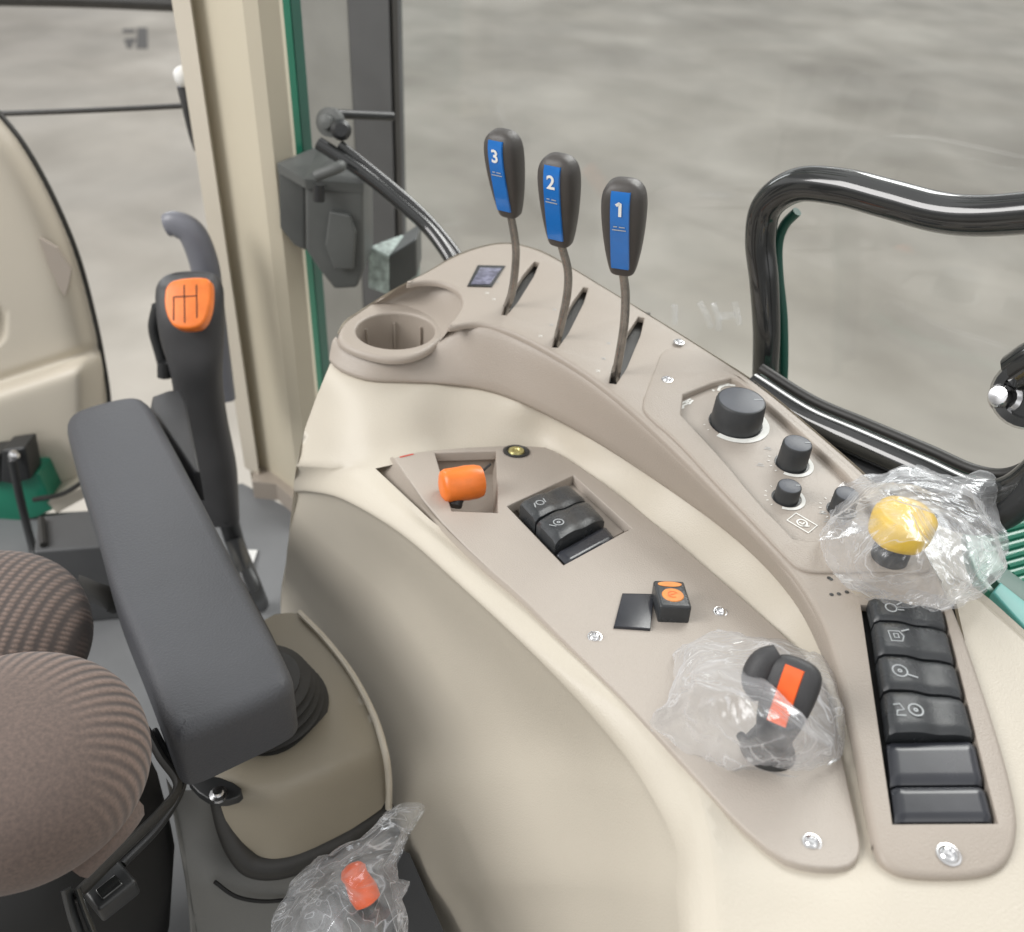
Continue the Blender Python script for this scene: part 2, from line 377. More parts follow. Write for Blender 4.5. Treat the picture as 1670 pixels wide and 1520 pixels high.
def pslab(name, pl, outline, m, parent, holes=(), off=0.0, thick=6.0, bev=1.5, it=2, hit=1, hbev=None, label=None, bottom=False, smooth=40):
    F = Fr(pl.at(*outline[0], off), (1, 0, 0), pl.n)
    o2 = onpl(pl, F, chaikin(outline, it), off); h2 = [onpl(pl, F, chaikin(h, hit) if hit else h, off) for h in holes]
    v, f = slabv(F, o2, h2, 0.0, thick, bev, hbev=hbev, bottom=bottom)
    return mk(name, v, f, m, parent, smooth, label)
def ribbons(F, strokes, w=0.6, h=0.15):
    v = []; f = []
    for st in strokes:
        st = [V(p) for p in st]; closed = (st[0] - st[-1]).length < 1e-6 and len(st) > 2; n = len(st); b = len(v)
        for i, p in enumerate(st):
            if closed: d = (st[(i + 1) % (n - 1)] - st[(i - 1) % (n - 1)])
            else: d = st[min(i + 1, n - 1)] - st[max(i - 1, 0)]
            d = d.normalized(); q = V((-d.y, d.x)) * w / 2; v.append(F(p.x + q.x, p.y + q.y, h)); v.append(F(p.x - q.x, p.y - q.y, h))
        for i in range(n - 1): f.append((b + 2 * i + 1, b + 2 * i + 3, b + 2 * i + 2, b + 2 * i))
    return v, f
def circ(cx, cy, r, a0=0, a1=360, n=20): return [(cx + r * math.cos(R(a0 + (a1 - a0) * i / n)), cy + r * math.sin(R(a0 + (a1 - a0) * i / n))) for i in range(n + 1)]
def rrect(w, h, r, cx=0, cy=0, n=4):
    out = []
    for sx, sy, a in ((1, 1, 0), (-1, 1, 90), (-1, -1, 180), (1, -1, 270)):
        for i in range(n + 1):
            t = R(a + 90 * i / n); out.append((cx + sx * (w / 2 - r) + r * math.cos(t), cy + sy * (h / 2 - r) + r * math.sin(t)))
    return out
def boxpts(p, m, name, parent, bev=0.003, seg=3, label=None, smooth=40):   # 8 pts: bottom 4, top 4
    bm = bmesh.new(); vs = [bm.verts.new(V(q)) for q in p]
    for q in ((0, 3, 2, 1), (4, 5, 6, 7), (0, 1, 5, 4), (1, 2, 6, 5), (2, 3, 7, 6), (3, 0, 4, 7)): bm.faces.new([vs[i] for i in q])
    bmesh.ops.recalc_face_normals(bm, faces=bm.faces)
    if bev: bmesh.ops.bevel(bm, geom=list(bm.edges), offset=bev, segments=seg, profile=0.6, affect='EDGES', clamp_overlap=True)
    v = [x.co.copy() for x in bm.verts]; bm.verts.index_update(); f = [[x.index for x in q.verts] for q in bm.faces]; bm.free()
    return mk(name, v, f, m, parent, smooth, label)
def fbox(F, x0, x1, y0, y1, h0, h1, m, name, parent, bev=0.8, label=None):
    return boxpts([F(x0, y0, h0), F(x1, y0, h0), F(x1, y1, h0), F(x0, y1, h0), F(x0, y0, h1), F(x1, y0, h1), F(x1, y1, h1), F(x0, y1, h1)], m, name, parent, bev * 0.001, 3, label)
def pin(p, poly):
    x, y = p; c = False; j = len(poly) - 1
    for i in range(len(poly)):
        xi, yi = poly[i]; xj, yj = poly[j]
        if (yi > y) != (yj > y) and x < (xj - xi) * (y - yi) / (yj - yi) + xi: c = not c
        j = i
    return c
def patchv(outline, ctrl, step=16, holes=(), lam=1e-4):
    """smooth sheet: outline in photo coordinates, heights z from a thin-plate spline through ctrl (px, py, z)"""
    C = np.array(ctrl, float); XY = C[:, :2] / 1000; Z = C[:, 2]; n = len(C)
    d = np.linalg.norm(XY[:, None] - XY[None], axis=2); K = np.where(d > 0, d * d * np.log(d + 1e-12), 0) + np.eye(n) * lam
    Pm = np.hstack([np.ones((n, 1)), XY]); A = np.block([[K, Pm], [Pm.T, np.zeros((3, 3))]]); w = np.linalg.solve(A, np.concatenate([Z, np.zeros(3)]))
    def zz(p):
        q = np.array(p) / 1000; dd = np.linalg.norm(XY - q, axis=1); k = np.where(dd > 0, dd * dd * np.log(dd + 1e-12), 0)
        return float(k @ w[:n] + w[n] + w[n + 1] * q[0] + w[n + 2] * q[1])
    def dens(loop):
        out = []
        for i in range(len(loop)):
            a, b = V(loop[i]), V(loop[(i + 1) % len(loop)]); k = max(1, int((b - a).length / step))
            for j in range(k): out.append(tuple(a.lerp(b, j / k)))
        return out
    loops = [dens(outline)] + [dens(h) for h in holes]; pts = []; edges = []
    for l in loops:
        b = len(pts); pts += l; edges += [(b + i, b + (i + 1) % len(l)) for i in range(len(l))]
    bp = np.array(pts); xs = [p[0] for p in outline]; ys = [p[1] for p in outline]; y = min(ys); r = 0
    while y < max(ys):
        x = min(xs) + (step / 2 if r % 2 else 0)
        while x < max(xs):
            if pin((x, y), outline) and not any(pin((x, y), h) for h in holes) and np.min(np.hypot(bp[:, 0] - x, bp[:, 1] - y)) > step * .5: pts.append((x, y))
            x += step
        y += step * .87; r += 1
    vv, ee, ff, *_ = delaunay_2d_cdt([V(p) for p in pts], edges, [], 0, 0.01)
    keep = []
    for f in ff:
        c = (sum(vv[i].x for i in f) / 3, sum(vv[i].y for i in f) / 3)
        if pin(c, outline) and not any(pin(c, h) for h in holes): keep.append(tuple(f)[::-1])
    return [PZ(p.x, p.y, zz((p.x, p.y))) for p in vv], keep
def text(name, s, F, size, m, parent, h=0.3, ext=0.15):
    c = bpy.data.curves.new(name, 'FONT'); c.body = s; c.size = size; c.extrude = ext; c.align_x = 'CENTER'; c.align_y = 'CENTER'; c.offset = 0.02 * size
    t = bpy.data.objects.new(name, c); COL.objects.link(t); dg = bpy.context.evaluated_depsgraph_get()
    me = bpy.data.meshes.new_from_object(t.evaluated_get(dg)); v = [F(x.co.x, x.co.y, h + x.co.z) for x in me.vertices]; f = [tuple(p.vertices) for p in me.polygons]
    bpy.data.objects.remove(t); bpy.data.curves.remove(c); bpy.data.meshes.remove(me)
    return mk(name, v, f, m, parent, None)

# ================================================================== SETTING
ZG = -2.25
gx = [(-40, -6), (40, -6), (40, 60), (-40, 60)]
g = mk('ground', [(x, y, ZG) for x, y in gx], [(0, 1, 2, 3)], 'concrete', None, None); g['kind'] = 'structure'
# cab floor
cf = [PZ(x, y, -1.0) for x, y in ((-700, 850), (60, 838), (200, 830), (395, 788), (470, 828), (600, 900), (900, 1000), (1000, 2100), (-900, 2100))]
cfv = cf + [p - V((0, 0, 0.03)) for p in cf]; nn = len(cf)
o = mk('cab_floor', cfv, [tuple(range(nn))[::-1]] + [(i, (i + 1) % nn, nn + (i + 1) % nn, nn + i) for i in range(nn)], 'floor_mat', None, None); fixn(o); o['kind'] = 'structure'

# ================================================================== SIDE CONSOLE
con = thing('side_console', 'beige and taupe tractor side console with levers, dials and rocker switches', 'control console', PZ(1000, 1000, -0.95))
c1 = [(537, 588, -.464), (548, 601, -.466), (570, 612, -.467), (605, 621, -.467), (660, 623, -.468), (710, 624, -.470), (780, 632, -.474), (850, 655, -.476), (960, 712, -.475), (1080, 790, -.468), (1200, 880, -.459), (1290, 975, -.452), (1345, 1080, -.449), (1380, 1180, -.449), (1410, 1330, -.445), (1425, 1390, -.440)]
inner = [(650, 757), (640, 743), (725, 731), (880, 724), (922, 744), (1000, 798), (1100, 880), (1200, 966), (1290, 1045), (1338, 1100), (1358, 1160), (1380, 1260), (1404, 1370), (1402, 1398), (1380, 1415), (1320, 1414), (1270, 1398), (1200, 1338), (1150, 1283), (1062, 1186), (1000, 1121), (905, 1028), (848, 970), (780, 912), (700, 830)]
def zpp(x, y, o=0.0): return PP.at(x, y, o).z
def zpu(x, y, o=0.0): return PU.at(x, y, o).z
Rz = [(483, 759, -.550), (540, 762, -.527), (600, 767, zpp(600, 767, -.013)), (700, 856, zpp(700, 856, -.010)), (850, 975, zpp(850, 975, -.006)), (1000, 1123, zpp(1000, 1123, -.003)), (1062, 1190, zpp(1062, 1190, -.003)), (1130, 1268, zpp(1130, 1268, -.003)), (1152, 1335, -.440), (1166, 1420, -.438), (1172, 1520, -.440), (1180, 1700, -.443)]
outl = [(483, 759), (497, 700), (515, 650), (539, 592), (560, 603), (600, 613), (700, 615), (785, 624), (852, 646), (962, 703), (1082, 781), (1203, 871), (1296, 966), (1360, 1060), (1480, 1050), (1520, 960), (1545, 943), (1600, 983), (1670, 1046), (1850, 1200), (1850, 1700)] + [(x, y) for x, y, z in Rz[::-1]][:-1]
ctrl = [(x, y, z) for x, y, z in c1] + [(x, y - 10, z - .002) for x, y, z in c1[1:-2]]
for (xa, ya, za), (xb, yb_) in zip([c1[3], c1[4], c1[5], c1[6], c1[7], c1[8], c1[9], c1[10], c1[11], c1[12]], [(600, 757), (650, 748), (725, 728), (800, 724), (880, 720), (930, 744), (1015, 803), (1120, 890), (1215, 972), (1310, 1062)]):
    zb = PP.at(xb, yb_, -.0045).z - (.007 if xb == 600 else 0); ctrl += [(xa + (xb - xa) * t, ya + (yb_ - ya) * t, za + (zb - za) * t) for t in (.33, .66)] + list(Rz) + [(497, 700, -.526), (515, 650, -.498), (556, 665, -.489), (547, 713, -.508)]
ctrl += [(x, y, zpp(x, y, -.0042)) for x, y in inner] + [(x, y, zpp(x, y, -.006)) for x, y in ((1150, 1130), (1280, 1200), (1330, 1330), (900, 880))]
ctrl += [(x, y, zpu(x, y, -.0045)) for x, y in ((1480, 1440), (1600, 1440), (1668, 1400), (1675, 1340), (1665, 1280), (1640, 1200), (1610, 1100), (1582, 1030), (1555, 970), (1520, 960), (1850, 1700), (1480, 1050), (1500, 1700), (1440, 1420), (1700, 1500), (1545, 943))]
ctrl += [(1600, 983, zpu(1600, 983, -.007)), (1670, 1046, zpu(1670, 1046, -.008)), (1850, 1200, zpu(1850, 1200, -.012)), (1290, 1500, -.441)]
sh_in = [(680, 765), (735, 745), (875, 738), (1000, 815), (1190, 975), (1320, 1110), (1375, 1370), (1290, 1385), (1060, 1165), (800, 915)]
Tz = [(479, 800, -.575), (506, 800, -.556), (560, 812, zpp(560, 812, -.029)), (641, 867, zpp(641, 867, -.022)), (735, 943, zpp(735, 943, -.016)), (880, 1080, zpp(880, 1080, -.012)), (997, 1218, -.474), (1058, 1310, -.463), (1096, 1395, -.456), (1108, 1460, -.454), (1112, 1520, -.454), (1118, 1700, -.456)]
Bz = [(458, 1000, -.80), (480, 1008, -.80), (515, 1035, -.80), (548, 1075, -.80), (575, 1115, -.80), (600, 1165, -.80), (622, 1230, -.80), (640, 1300, -.80), (664, 1380, -.82), (690, 1450, -.85), (722, 1520, -.9), (800, 1700, -1.0)]
Rw = [PZ(*p) for p in Rz]; Tw = [PZ(*p) for p in Tz]; Bw = [PZ(*p) for p in Bz]
for i_ in range(3, 9): Tw[i_] = Tw[i_].lerp(Rw[min(i_, len(Rw) - 1)], 0) + (Rw[min(i_, len(Rw) - 1)] - Tw[i_]).normalized() * .005
for i_, k_ in enumerate((1.07, 1.035, 1.01)): Tw[i_] = Tw[i_] * (1 + (k_ - 1) * .7); Bw[i_] = Bw[i_] * k_
R1 = [a.lerp(b, .5) + V((0, 0, .0030)) for a, b in zip(Rw, Tw)]
T2 = [a.lerp(b, .06) + V((.0035, .0035, 0)) for a, b in zip(Tw, Bw)]
W1 = [a.lerp(b, .35) + V((.018, .012, 0)) * min(1, i / 3) for i, (a, b) in enumerate(zip(Tw, Bw))]
W2 = [a.lerp(b, .7) + V((.012, .010, 0)) * min(1, i / 3) for i, (a, b) in enumerate(zip(Tw, Bw))]
def proj(p):
    d = p.dot(FWD); return W0 / 2 + FPX * p.dot(RGT) / d, H0 / 2 - FPX * p.dot(UPV) / d
NU, NVW = 220, 44
wv, wf = loftw([Rw, R1, Tw, T2, W1, W2, Bw, [b + V((-.004, -.004, -.2)) for b in Bw]], NU, NVW)
seam = [wv[i * NVW] for i in range(NU)]; spx_ = [proj(p) for p in seam]
outl = outl[1:-len(Rz) + 1] + spx_[::-1]
ctrl = [c_ for c_ in ctrl if c_ not in Rz] + [(a_[0], a_[1], b_.z) for a_, b_ in list(zip(spx_, seam))[::7]]
fl_hole = [(612, 764), (690, 747), (735, 745), (875, 738), (1000, 815), (1190, 975), (1320, 1110), (1375, 1370), (1290, 1385), (1060, 1165), (800, 926), (700, 846)]
v, f = patchv(outl, ctrl, 15, holes=[fl_hole, [(1395, 975), (1560, 985), (1645, 1360), (1440, 1355)]], lam=8e-4)
for k, p in enumerate(v):
    q = proj(p)
    for j, sp_ in enumerate(spx_):
        if abs(sp_[0] - q[0]) < .05 and abs(sp_[1] - q[1]) < .05: v[k] = seam[j]; break
mb = MB(); mb.add(v, f); mb.add(wv, [q[::-1] for q in wf])
body = mb.build('body_shell', 'cream', con, 180)
bm = bmesh.new(); bm.from_mesh(body.data); bmesh.ops.remove_doubles(bm, verts=bm.verts, dist=.0002); bmesh.ops.recalc_face_normals(bm, faces=bm.faces); bm.to_mesh(body.data); bm.free()
for p in body.data.polygons: p.use_smooth = True
# front and far returns so the shell is closed from the side
L = [PZ(539, 590, -.466), PZ(515, 650, -.498), PZ(497, 700, -.526), PZ(484, 760, -.550), Tw[0], Bw[0].lerp(Tw[0], .5), Bw[0], Bw[0] + V((0, 0, -.2))]
L2 = [p + p.normalized() * .03 + V((.005, 0, 0)) for p in L]; L3 = [p + p.normalized() * .10 + V((.04, 0, -.01)) for p in L]
v, f = loftw([L, L2, L3], 30, 8); fixn(mk('front_return', v, f, 'cream', con, 180))
Rr = [PZ(1545, 943, zpu(1545, 943, -.0045)), PZ(1600, 983, zpu(1600, 983, -.007)), PZ(1670, 1046, zpu(1670, 1046, -.008)), PZ(1850, 1200, zpu(1850, 1200, -.012))]
v, f = loftw([Rr, [p + V((.006, .004, -.006)) for p in Rr], [p + V((.010, .008, -.03)) for p in Rr], [p + V((.01, .01, -.3)) for p in Rr]], 12, 9); fixn(mk('outer_return', v, f, 'cream', con, 180))

# upper moulding plate
near = [(724, 535), (768, 525), (800, 529), (850, 546), (930, 591), (985, 630), (1040, 676), (1100, 732), (1160, 791), (1220, 854), (1270, 905), (1310, 955), (1342, 1010), (1362, 1070), (1380, 1140), (1397, 1220), (1412, 1300), (1425, 1370), (1440, 1408), (1480, 1430)]
endr = [(1600, 1430), (1647, 1408), (1664, 1355), (1655, 1290), (1630, 1200), (1600, 1110), (1572, 1030), (1545, 965), (1515, 905), (1475, 838)]
far_ = [(1415, 775), (1340, 710), (1240, 627), (1160, 575), (1080, 525), (990, 470), (900, 416), (865, 402), (830, 395), (795, 398), (745, 414), (700, 440), (672, 454)]
scoop0 = [(658, 463), (686, 457), (722, 459), (749, 473), (756, 496), (742, 518)]
slots = [[(813, 513), (831, 514), (884, 429), (867, 425)], [(895, 566), (915, 567), (964, 470), (947, 467)], [(987, 624), (1011, 627), (1056, 519), (1036, 515)]]
win = [(1404, 986), (1540, 996), (1628, 1343), (1456, 1344)]
recess = [(1090, 653), (1188, 614), (1209, 621), (1290, 692), (1397, 789), (1432, 840), (1400, 872), (1300, 884), (1281, 862), (1240, 822), (1176, 744)]
rc = (sum(p[0] for p in recess) / len(recess), sum(p[1] for p in recess) / len(recess))
recess_b = [(rc[0] + (x - rc[0]) * 1.05, rc[1] + (y - rc[1]) * 1.05) for x, y in recess]
F = Fr(PU.at(735, 529), (1, 0, 0), PU.n)
out_px = chaikin(near + endr + far_ + scoop0, 2)
v, f = slabv(F, onpl(PU, F, out_px), [onpl(PU, F, chaikin(s, 1)) for s in slots] + [onpl(PU, F, w) for w in (win, recess_b)], 0, 6, 3.5, hbev=0.7)
mk('lever_plate', v, f, 'taupe', con, 40)
for s in slots:
    c = (sum(p[0] for p in s) / 4, sum(p[1] for p in s) / 4); s2 = [(c[0] + (x - c[0]) * 1.35, c[1] + (y - c[1]) * 1.15) for x, y in s]
    pslab('slot_gaiter', PU, s2, 'rubber', con, off=-.009, thick=3, bev=.5, it=1)
# band between plate and cream body (outer side of the moulding)
topb = [(548, 549, 'd'), (556, 560, 'd'), (580, 572, 'd'), (626, 584, 'd'), (665, 583, 'd'), (700, 570, 'd'), (735, 541, 'm'), (772, 527, 'u'), (850, 548, 'u'), (930, 593, 'u'), (1040, 678, 'u'), (1160, 793, 'u'), (1270, 907, 'u'), (1342, 1012, 'u'), (1380, 1142, 'u'), (1412, 1302, 'u'), (1425, 1372, 'u')]
tb = [PZ(x, y, {'d': ZD - .007, 'm': (ZD + zpu(x, y)) / 2 - .004, 'u': zpu(x, y, -.0035)}[k]) for x, y, k in topb]
bb = arcres([PZ(*p) for p in c1], 80); ta = arcres(tb, 80)
cols = [[V(a) for a in ta], [V(a).lerp(V(b), .12) + V((-.002, -.003, 0)) for a, b in zip(ta, bb)], [V(a).lerp(V(b), .55) + V((-.0015, -.002, 0)) for a, b in zip(ta, bb)], [V(b) for b in bb], [V(b) + V((.004, .006, -.004)) for b in bb]]
v = [p for i in range(80) for p in catmull([c[i] for c in cols], 12)]
f = [(i * 12 + j, i * 12 + j + 1, (i + 1) * 12 + j + 1, (i + 1) * 12 + j) for i in range(79) for j in range(11)]
fixn(mk('moulding_band', v, f, 'taupe', con, 180))
# cup deck with hole
deck = [(548, 548), (556, 560), (580, 572), (626, 584), (665, 583), (700, 570), (735, 541), (752, 520), (762, 490), (745, 468), (700, 452), (650, 464), (610, 490), (584, 508), (560, 524)]
Fd = Fr(PDK.at(645, 538), (1, 0, 0), PDK.n)
hole = [(38.5 * math.cos(a * math.pi / 24), 36.5 * math.sin(a * math.pi / 24)) for a in range(48)]
v, f = slabv(Fd, onpl(PDK, Fd, chaikin(deck, 2)), [hole], 0, 7, 5, hbev=2.5, K=6)
mk('cup_deck', v, f, 'taupe', con, 50)
def rg(rx, ry, h, n=48): return [Fd(rx * math.cos(a * 2 * math.pi / n), ry * math.sin(a * 2 * math.pi / n), h) for a in range(n)]
rings = [rg(38.5, 36.5, -5), rg(38, 36, -30), rg(36, 34, -70), rg(33, 31, -75)]
v = [p for r in rings for p in r]; f = [(i * 48 + k, (i + 1) * 48 + k, (i + 1) * 48 + (k + 1) % 48, i * 48 + (k + 1) % 48) for i in range(3) for k in range(48)] + [tuple(range(144, 192))]
cup = mk('cup_holder', v, f, 'taupe', con, 50)
for a in (55, 100, 150):
    p = lambda r, h: Fd(r * math.cos(R(a)), r * .95 * math.sin(R(a)), h)
    t = V((-math.sin(R(a)), math.cos(R(a)), 0)) * .0009
    mk('rib', [p(38, -11) + t, p(38, -11) - t, p(35.5, -11) - t, p(35.5, -11) + t, p(36, -70) + t, p(36, -70) - t, p(33.5, -70) - t, p(33.5, -70) + t], [(0, 1, 2, 3), (4, 5, 6, 7), (0, 1, 5, 4), (1, 2, 6, 5), (2, 3, 7, 6), (3, 0, 4, 7)], 'taupe', cup, None)
# scoop wall behind the cup
s0 = [PU.at(x, y, -.0035) for x, y in ((646, 470), (684, 457), (722, 459), (749, 473), (758, 496), (749, 514), (733, 531))]
s1 = [PZ(x, y, ZD - .0005) for x, y in ((604, 497), (638, 495), (676, 505), (704, 521), (715, 537), (719, 548), (716, 558))]
sm = [a.lerp(b, .45) + V((0, .004, -.004)) for a, b in zip(s0, s1)]
v, f = loftw([[p + V((.002, .002, .0)) for p in s0], sm, s1], 40, 14); fixn(mk('scoop_wall', v, f, 'taupe', con, 180))
# far skirt
fs = [PZ(550, 543, ZD - .006), PZ(562, 523, ZD - .006), PZ(584, 508, ZD - .006), PZ(610, 491, ZD - .005), PZ(645, 470, ZD + .012)] + [PU.at(x, y, -.004) for x, y in ((700, 441), (745, 415), (795, 399), (830, 396), (865, 403), (900, 417), (990, 471), (1080, 526), (1160, 576), (1240, 628), (1340, 711), (1415, 776), (1475, 839), (1545, 966))]
v, f = loftw([fs, [p + V((.004, .006, -.02)) for p in fs], [p + V((.006, .012, -.10)) for p in fs]], 70, 8); fixn(mk('outer_skirt', v, f, 'cream', con, 180))

# dial panel
ins = [(1085, 557), (1064, 612), (1047, 655), (1052, 675), (1100, 713), (1170, 790), (1230, 852), (1285, 912), (1308, 930), (1345, 934), (1440, 930), (1500, 935), (1528, 925), (1465, 838), (1405, 776), (1330, 713), (1235, 634), (1160, 586)]
pslab('dial_panel', PU, ins, 'taupe', con, holes=[recess], off=.0022, thick=10, bev=1.6, it=2, hit=1, hbev=2.2)
dialf = pslab('dial_floor', PU, recess_b, 'taupe_panel', con, off=-.0035, thick=2, bev=.3, it=1)
Fdf = lambda x, y, x2, y2: frame(PU, (x, y), (x2, y2), -.0033)
def dial(px, py, r, h, ring, ticks, a0=-150, a1=60, cap=True):
    Fk = Fdf(px, py, px + 40, py)
    mb = MB(); mb.add(*lathev([(r * 1.02, 0), (r, h * .2), (r * .97, h * .93), (r * .93, h * .985), (r * .88, h)], Fk.o, Fk.n, 48, True, False, wob=(lambda a, j: .012 * math.cos(a * 24) if j < 3 else 0)))
    k = mb.build('dial_knob', 'knob_side', con, 35, origin=Fk.o)
    t = mk('knob_cap', *lathev([(r * .885, h - .0001), (r * .8, h + .0002), (r * .1, h + .0004)], Fk.o, Fk.n, 40, False, True), 'knob_top', k, 60)
    v, f = ribbons(Fk, [[(r * 500, 0), (r * 850, 0)]], 1.0, h * 1000 + .5); mk('pointer_line', v, f, 'icon_grey', k, None)
    v, f = ribbons(Fk, [circ(0, 0, ring, a0, a1, 30)], ring * .22, .35); mk('scale_arc', v, f, 'white_print', con, None)
    for a in ticks:
        v, f = ribbons(Fk, [[((ring + 1.6) * math.cos(R(a)), (ring + 1.6) * math.sin(R(a))), ((ring + 3.4) * math.cos(R(a)), (ring + 3.4) * math.sin(R(a)))]], .8, .35); mk('scale_tick', v, f, 'white_print', con, None)
    v, f = ribbons(Fk, [circ(0, 0, r * 1000 + 1.0, 0, 360, 40)], 1.6, .25); mk('knob_seat_ring', v, f, 'black', con, None)
    return k
dial(1200, 690, .0208, .0235, 25.0, [-160, -175, 95, 110, 75], -140, 55)
dial(1291, 756, .0117, .0205, 15.5, [-150, -170, 170, 150, 95, 75], -130, 40)
dial(1282, 812, .0092, .0120, 13.0, [-150, -170, 170, 150, 120, 95], -120, 50)
dial(1372, 832, .0092, .0165, 13.0, [-150, -170, 170, 150, 120, 95], -110, -100)
# dial panel prints
Fi = Fdf(1308, 853, 1340, 872)
v, f = ribbons(Fi, [[(-9, -6), (9, -6), (9, 6), (-9, 6), (-9, -6)], circ(0, 0, 3.6), [(-2, -1), (1, -1), (1, 2)], [(2.2, -3), (5.6, 1)]], 1.3, .3); mk('vent_symbol', v, f, 'white_print', con, None)
Fi = Fdf(1118, 660, 1140, 650)
v, f = ribbons(Fi, [circ(-6, 0, 2.2), [(-3, 0), (3, 0)], circ(4, .5, 1.6), [(6, 0), (10, 1)], [(-8, 3), (10, 3.4)]], 2.0, .3); mk('heater_symbol', v, f, 'white_print', con, None)
Fi = Fdf(1183, 634, 1210, 628)
v, f = ribbons(Fi, [[(-8, -1), (-4, 3), (1, 4.4), (6, 4), (11, 1)], [(-4, 6), (8, 6.8)], [(-13, 1), (-11, 1.4)]], 2.6, .3); mk('fan_symbol', v, f, 'white_print', con, None)
for (x, y) in ((1240, 760), (1252, 733), (1342, 838), (1350, 852)):
    Fi = Fdf(x, y, x + 20, y + 4); v, f = ribbons(Fi, [[(-3, 0), (3, .5)], [(-2, 2.4), (2, 2.6)]], .6, .3); mk('small_symbol', v, f, 'icon_grey', con, None)

# lever markings and display
for i, (x, y) in enumerate(((795, 478), (905, 505), (900, 530), (882, 548), (993, 560), (985, 585), (976, 605), (920, 492), (812, 460), (806, 488))):
    Fi = frame(PU, (x, y), (x + 10, y + 6)); v, f = ribbons(Fi, [[(-2.2, -1), (0, 1.4), (2.2, -1)], [(0, -3), (0, 1)]], .55, .25); mk('position_mark', v, f, 'icon_grey' if i % 3 else 'white_print', con, None)
dq = [(779, 432), (824, 433), (802, 467), (762, 466)]
pslab('indicator_frame', PU, dq, 'black', con, off=.0012, thick=2, bev=.4, it=0)
dq2 = [(783, 436), (818, 437), (799, 463), (768, 463)]
pslab('indicator_lens', PU, dq2, 'display', con, off=.0018, thick=1, bev=.2, it=0)

# screws
def screw(pl, x, y, r=.0042, off=0.0):
    p = pl.at(x, y, off); n = pl.n
    o = mk('screw', *lathev([(r * 1.25, 0.0), (r * 1.25, .0004), (r * 1.05, .0005), (r * .98, .0012), (r * .7, .0021), (r * .42, .0024), (r * .40, .0012), (r * .05, .0012)], p, n, 24, True, True), 'chrome', con, 35, origin=p)
    return o
s_ = screw(PU, 1107, 558, .0040, .002)
def copy_at(o, p):
    c = o.copy(); COL.objects.link(c); c.parent = o.parent; c.location = V(p) - ptrans(o.parent); return c
copy_at(s_, PU.at(1088, 619, .0022))
copy_at(s_, PU.at(1547, 1394, .0002)).scale = (1.25, 1.25, 1.2)
for (x, y) in ((970, 1039), (1175, 998), (1324, 1374)): copy_at(s_, PP.at(x, y, .0002))

# rocker strip
def q2w(pl, q, off=0.0): return [pl.at(x, y, off) for x, y in q]
def rocker(pl, quad, parent, m='rocker_black', base=-.004, h0=.002, h1=.0075, bulge=.003, icons=(), icol='icon_grey', name='rocker_switch', gap=.04, lowend=0):
    a, b, c, d = q2w(pl, quad); n = pl.n; nu, nv = 18, 9; v = []; f = []
    def P(u, w, h): return (a.lerp(b, u)).lerp(d.lerp(c, u), w) + n * h
    for i in range(nu):
        u = i / (nu - 1)
        for j in range(nv):
            w = j / (nv - 1); uu = .015 + .97 * u; ww = gap + (1 - 2 * gap) * w
            e = min(1, min(u, 1 - u) / .06) ; e2 = min(1, min(w, 1 - w) / .13)
            hh = h0 + (h1 - h0) * (1 - u) ** 1 + bulge * math.sin(math.pi * u) - .004 * math.exp(-((u - .55) / .16) ** 2) * (1 if bulge > 0 else 0) * .55
            hh -= .0022 * (1 - e) ** 2 + .0018 * (1 - e2) ** 2
            v.append(P(uu, ww, hh))
    f = [(i * nv + j, (i + 1) * nv + j, (i + 1) * nv + j + 1, i * nv + j + 1) for i in range(nu - 1) for j in range(nv - 1)]
    ring = [i * nv for i in range(nu)] + [(nu - 1) * nv + j for j in range(1, nv)] + [i * nv + nv - 1 for i in range(nu - 2, -1, -1)] + [j for j in range(nv - 2, 0, -1)]
    b0 = len(v)
    for k in ring:
        i, j = divmod(k, nv); v.append(P(.015 + .97 * i / (nu - 1), gap + (1 - 2 * gap) * j / (nv - 1), base))
    for k in range(len(ring)):
        k2 = (k + 1) % len(ring); f.append((ring[k2], ring[k], b0 + k, b0 + k2))
    o = fixn(mk(name, v, f, m, parent, 50))
    if icons:
        u0 = .24; hh = h0 + (h1 - h0) * (1 - u0) + bulge * math.sin(math.pi * u0) - .0001
        Fi = Fr(P(u0, .5, hh), b - a, n + (b - a).normalized() * ((h1 - h0) - bulge * math.pi * math.cos(math.pi * u0)) / (b - a).length)
        v, f = ribbons(Fi, [[(x_ * 1.35, y_ * 1.35) for x_, y_ in st_] for st_ in icons], .95, .35); mk('symbol', v, f, icol, o, None)
    return o
rl = [((1412, 984), (1540, 996)), ((1421, 1022), (1546, 1030)), ((1428, 1078), (1560, 1086)), ((1436, 1136), (1574, 1142)), ((1445, 1208), (1592, 1206)), ((1452, 1281), (1608, 1280)), ((1459, 1341), (1624, 1340))]
ic = [[circ(0, 0, 2.6), [(3, 2), (6, 4)], [(3, -1), (6, -1)]],
      [[(-3, -3), (2, -3), (3.4, 0), (2, 3), (-3, 3), (-3, -3)], [(3, 3), (7, 4.4)], [(-1, -1), (1, -1), (1, 1.4), (-1, 1.4), (-1, -1)]],
      [circ(-1, 0, 3.2), [(2, -2), (6, -3.5)], circ(-1, 0, .7)],
      [circ(3, 0, 3.0), [(-6, 2.5), (-3, 3), (-2, 0), (-5, -.5), (-6, -3), (-2, -3)], circ(3, 0, .7)]]
for i in range(6):
    q = [rl[i][0], rl[i][1], rl[i + 1][1], rl[i + 1][0]]
    if i < 4: rocker(PU, q, con, icons=ic[i])
    else: rocker(PU, q, con, m='blank_black', h0=.0006, h1=.0006, bulge=0, name='blank_cover', gap=.03)
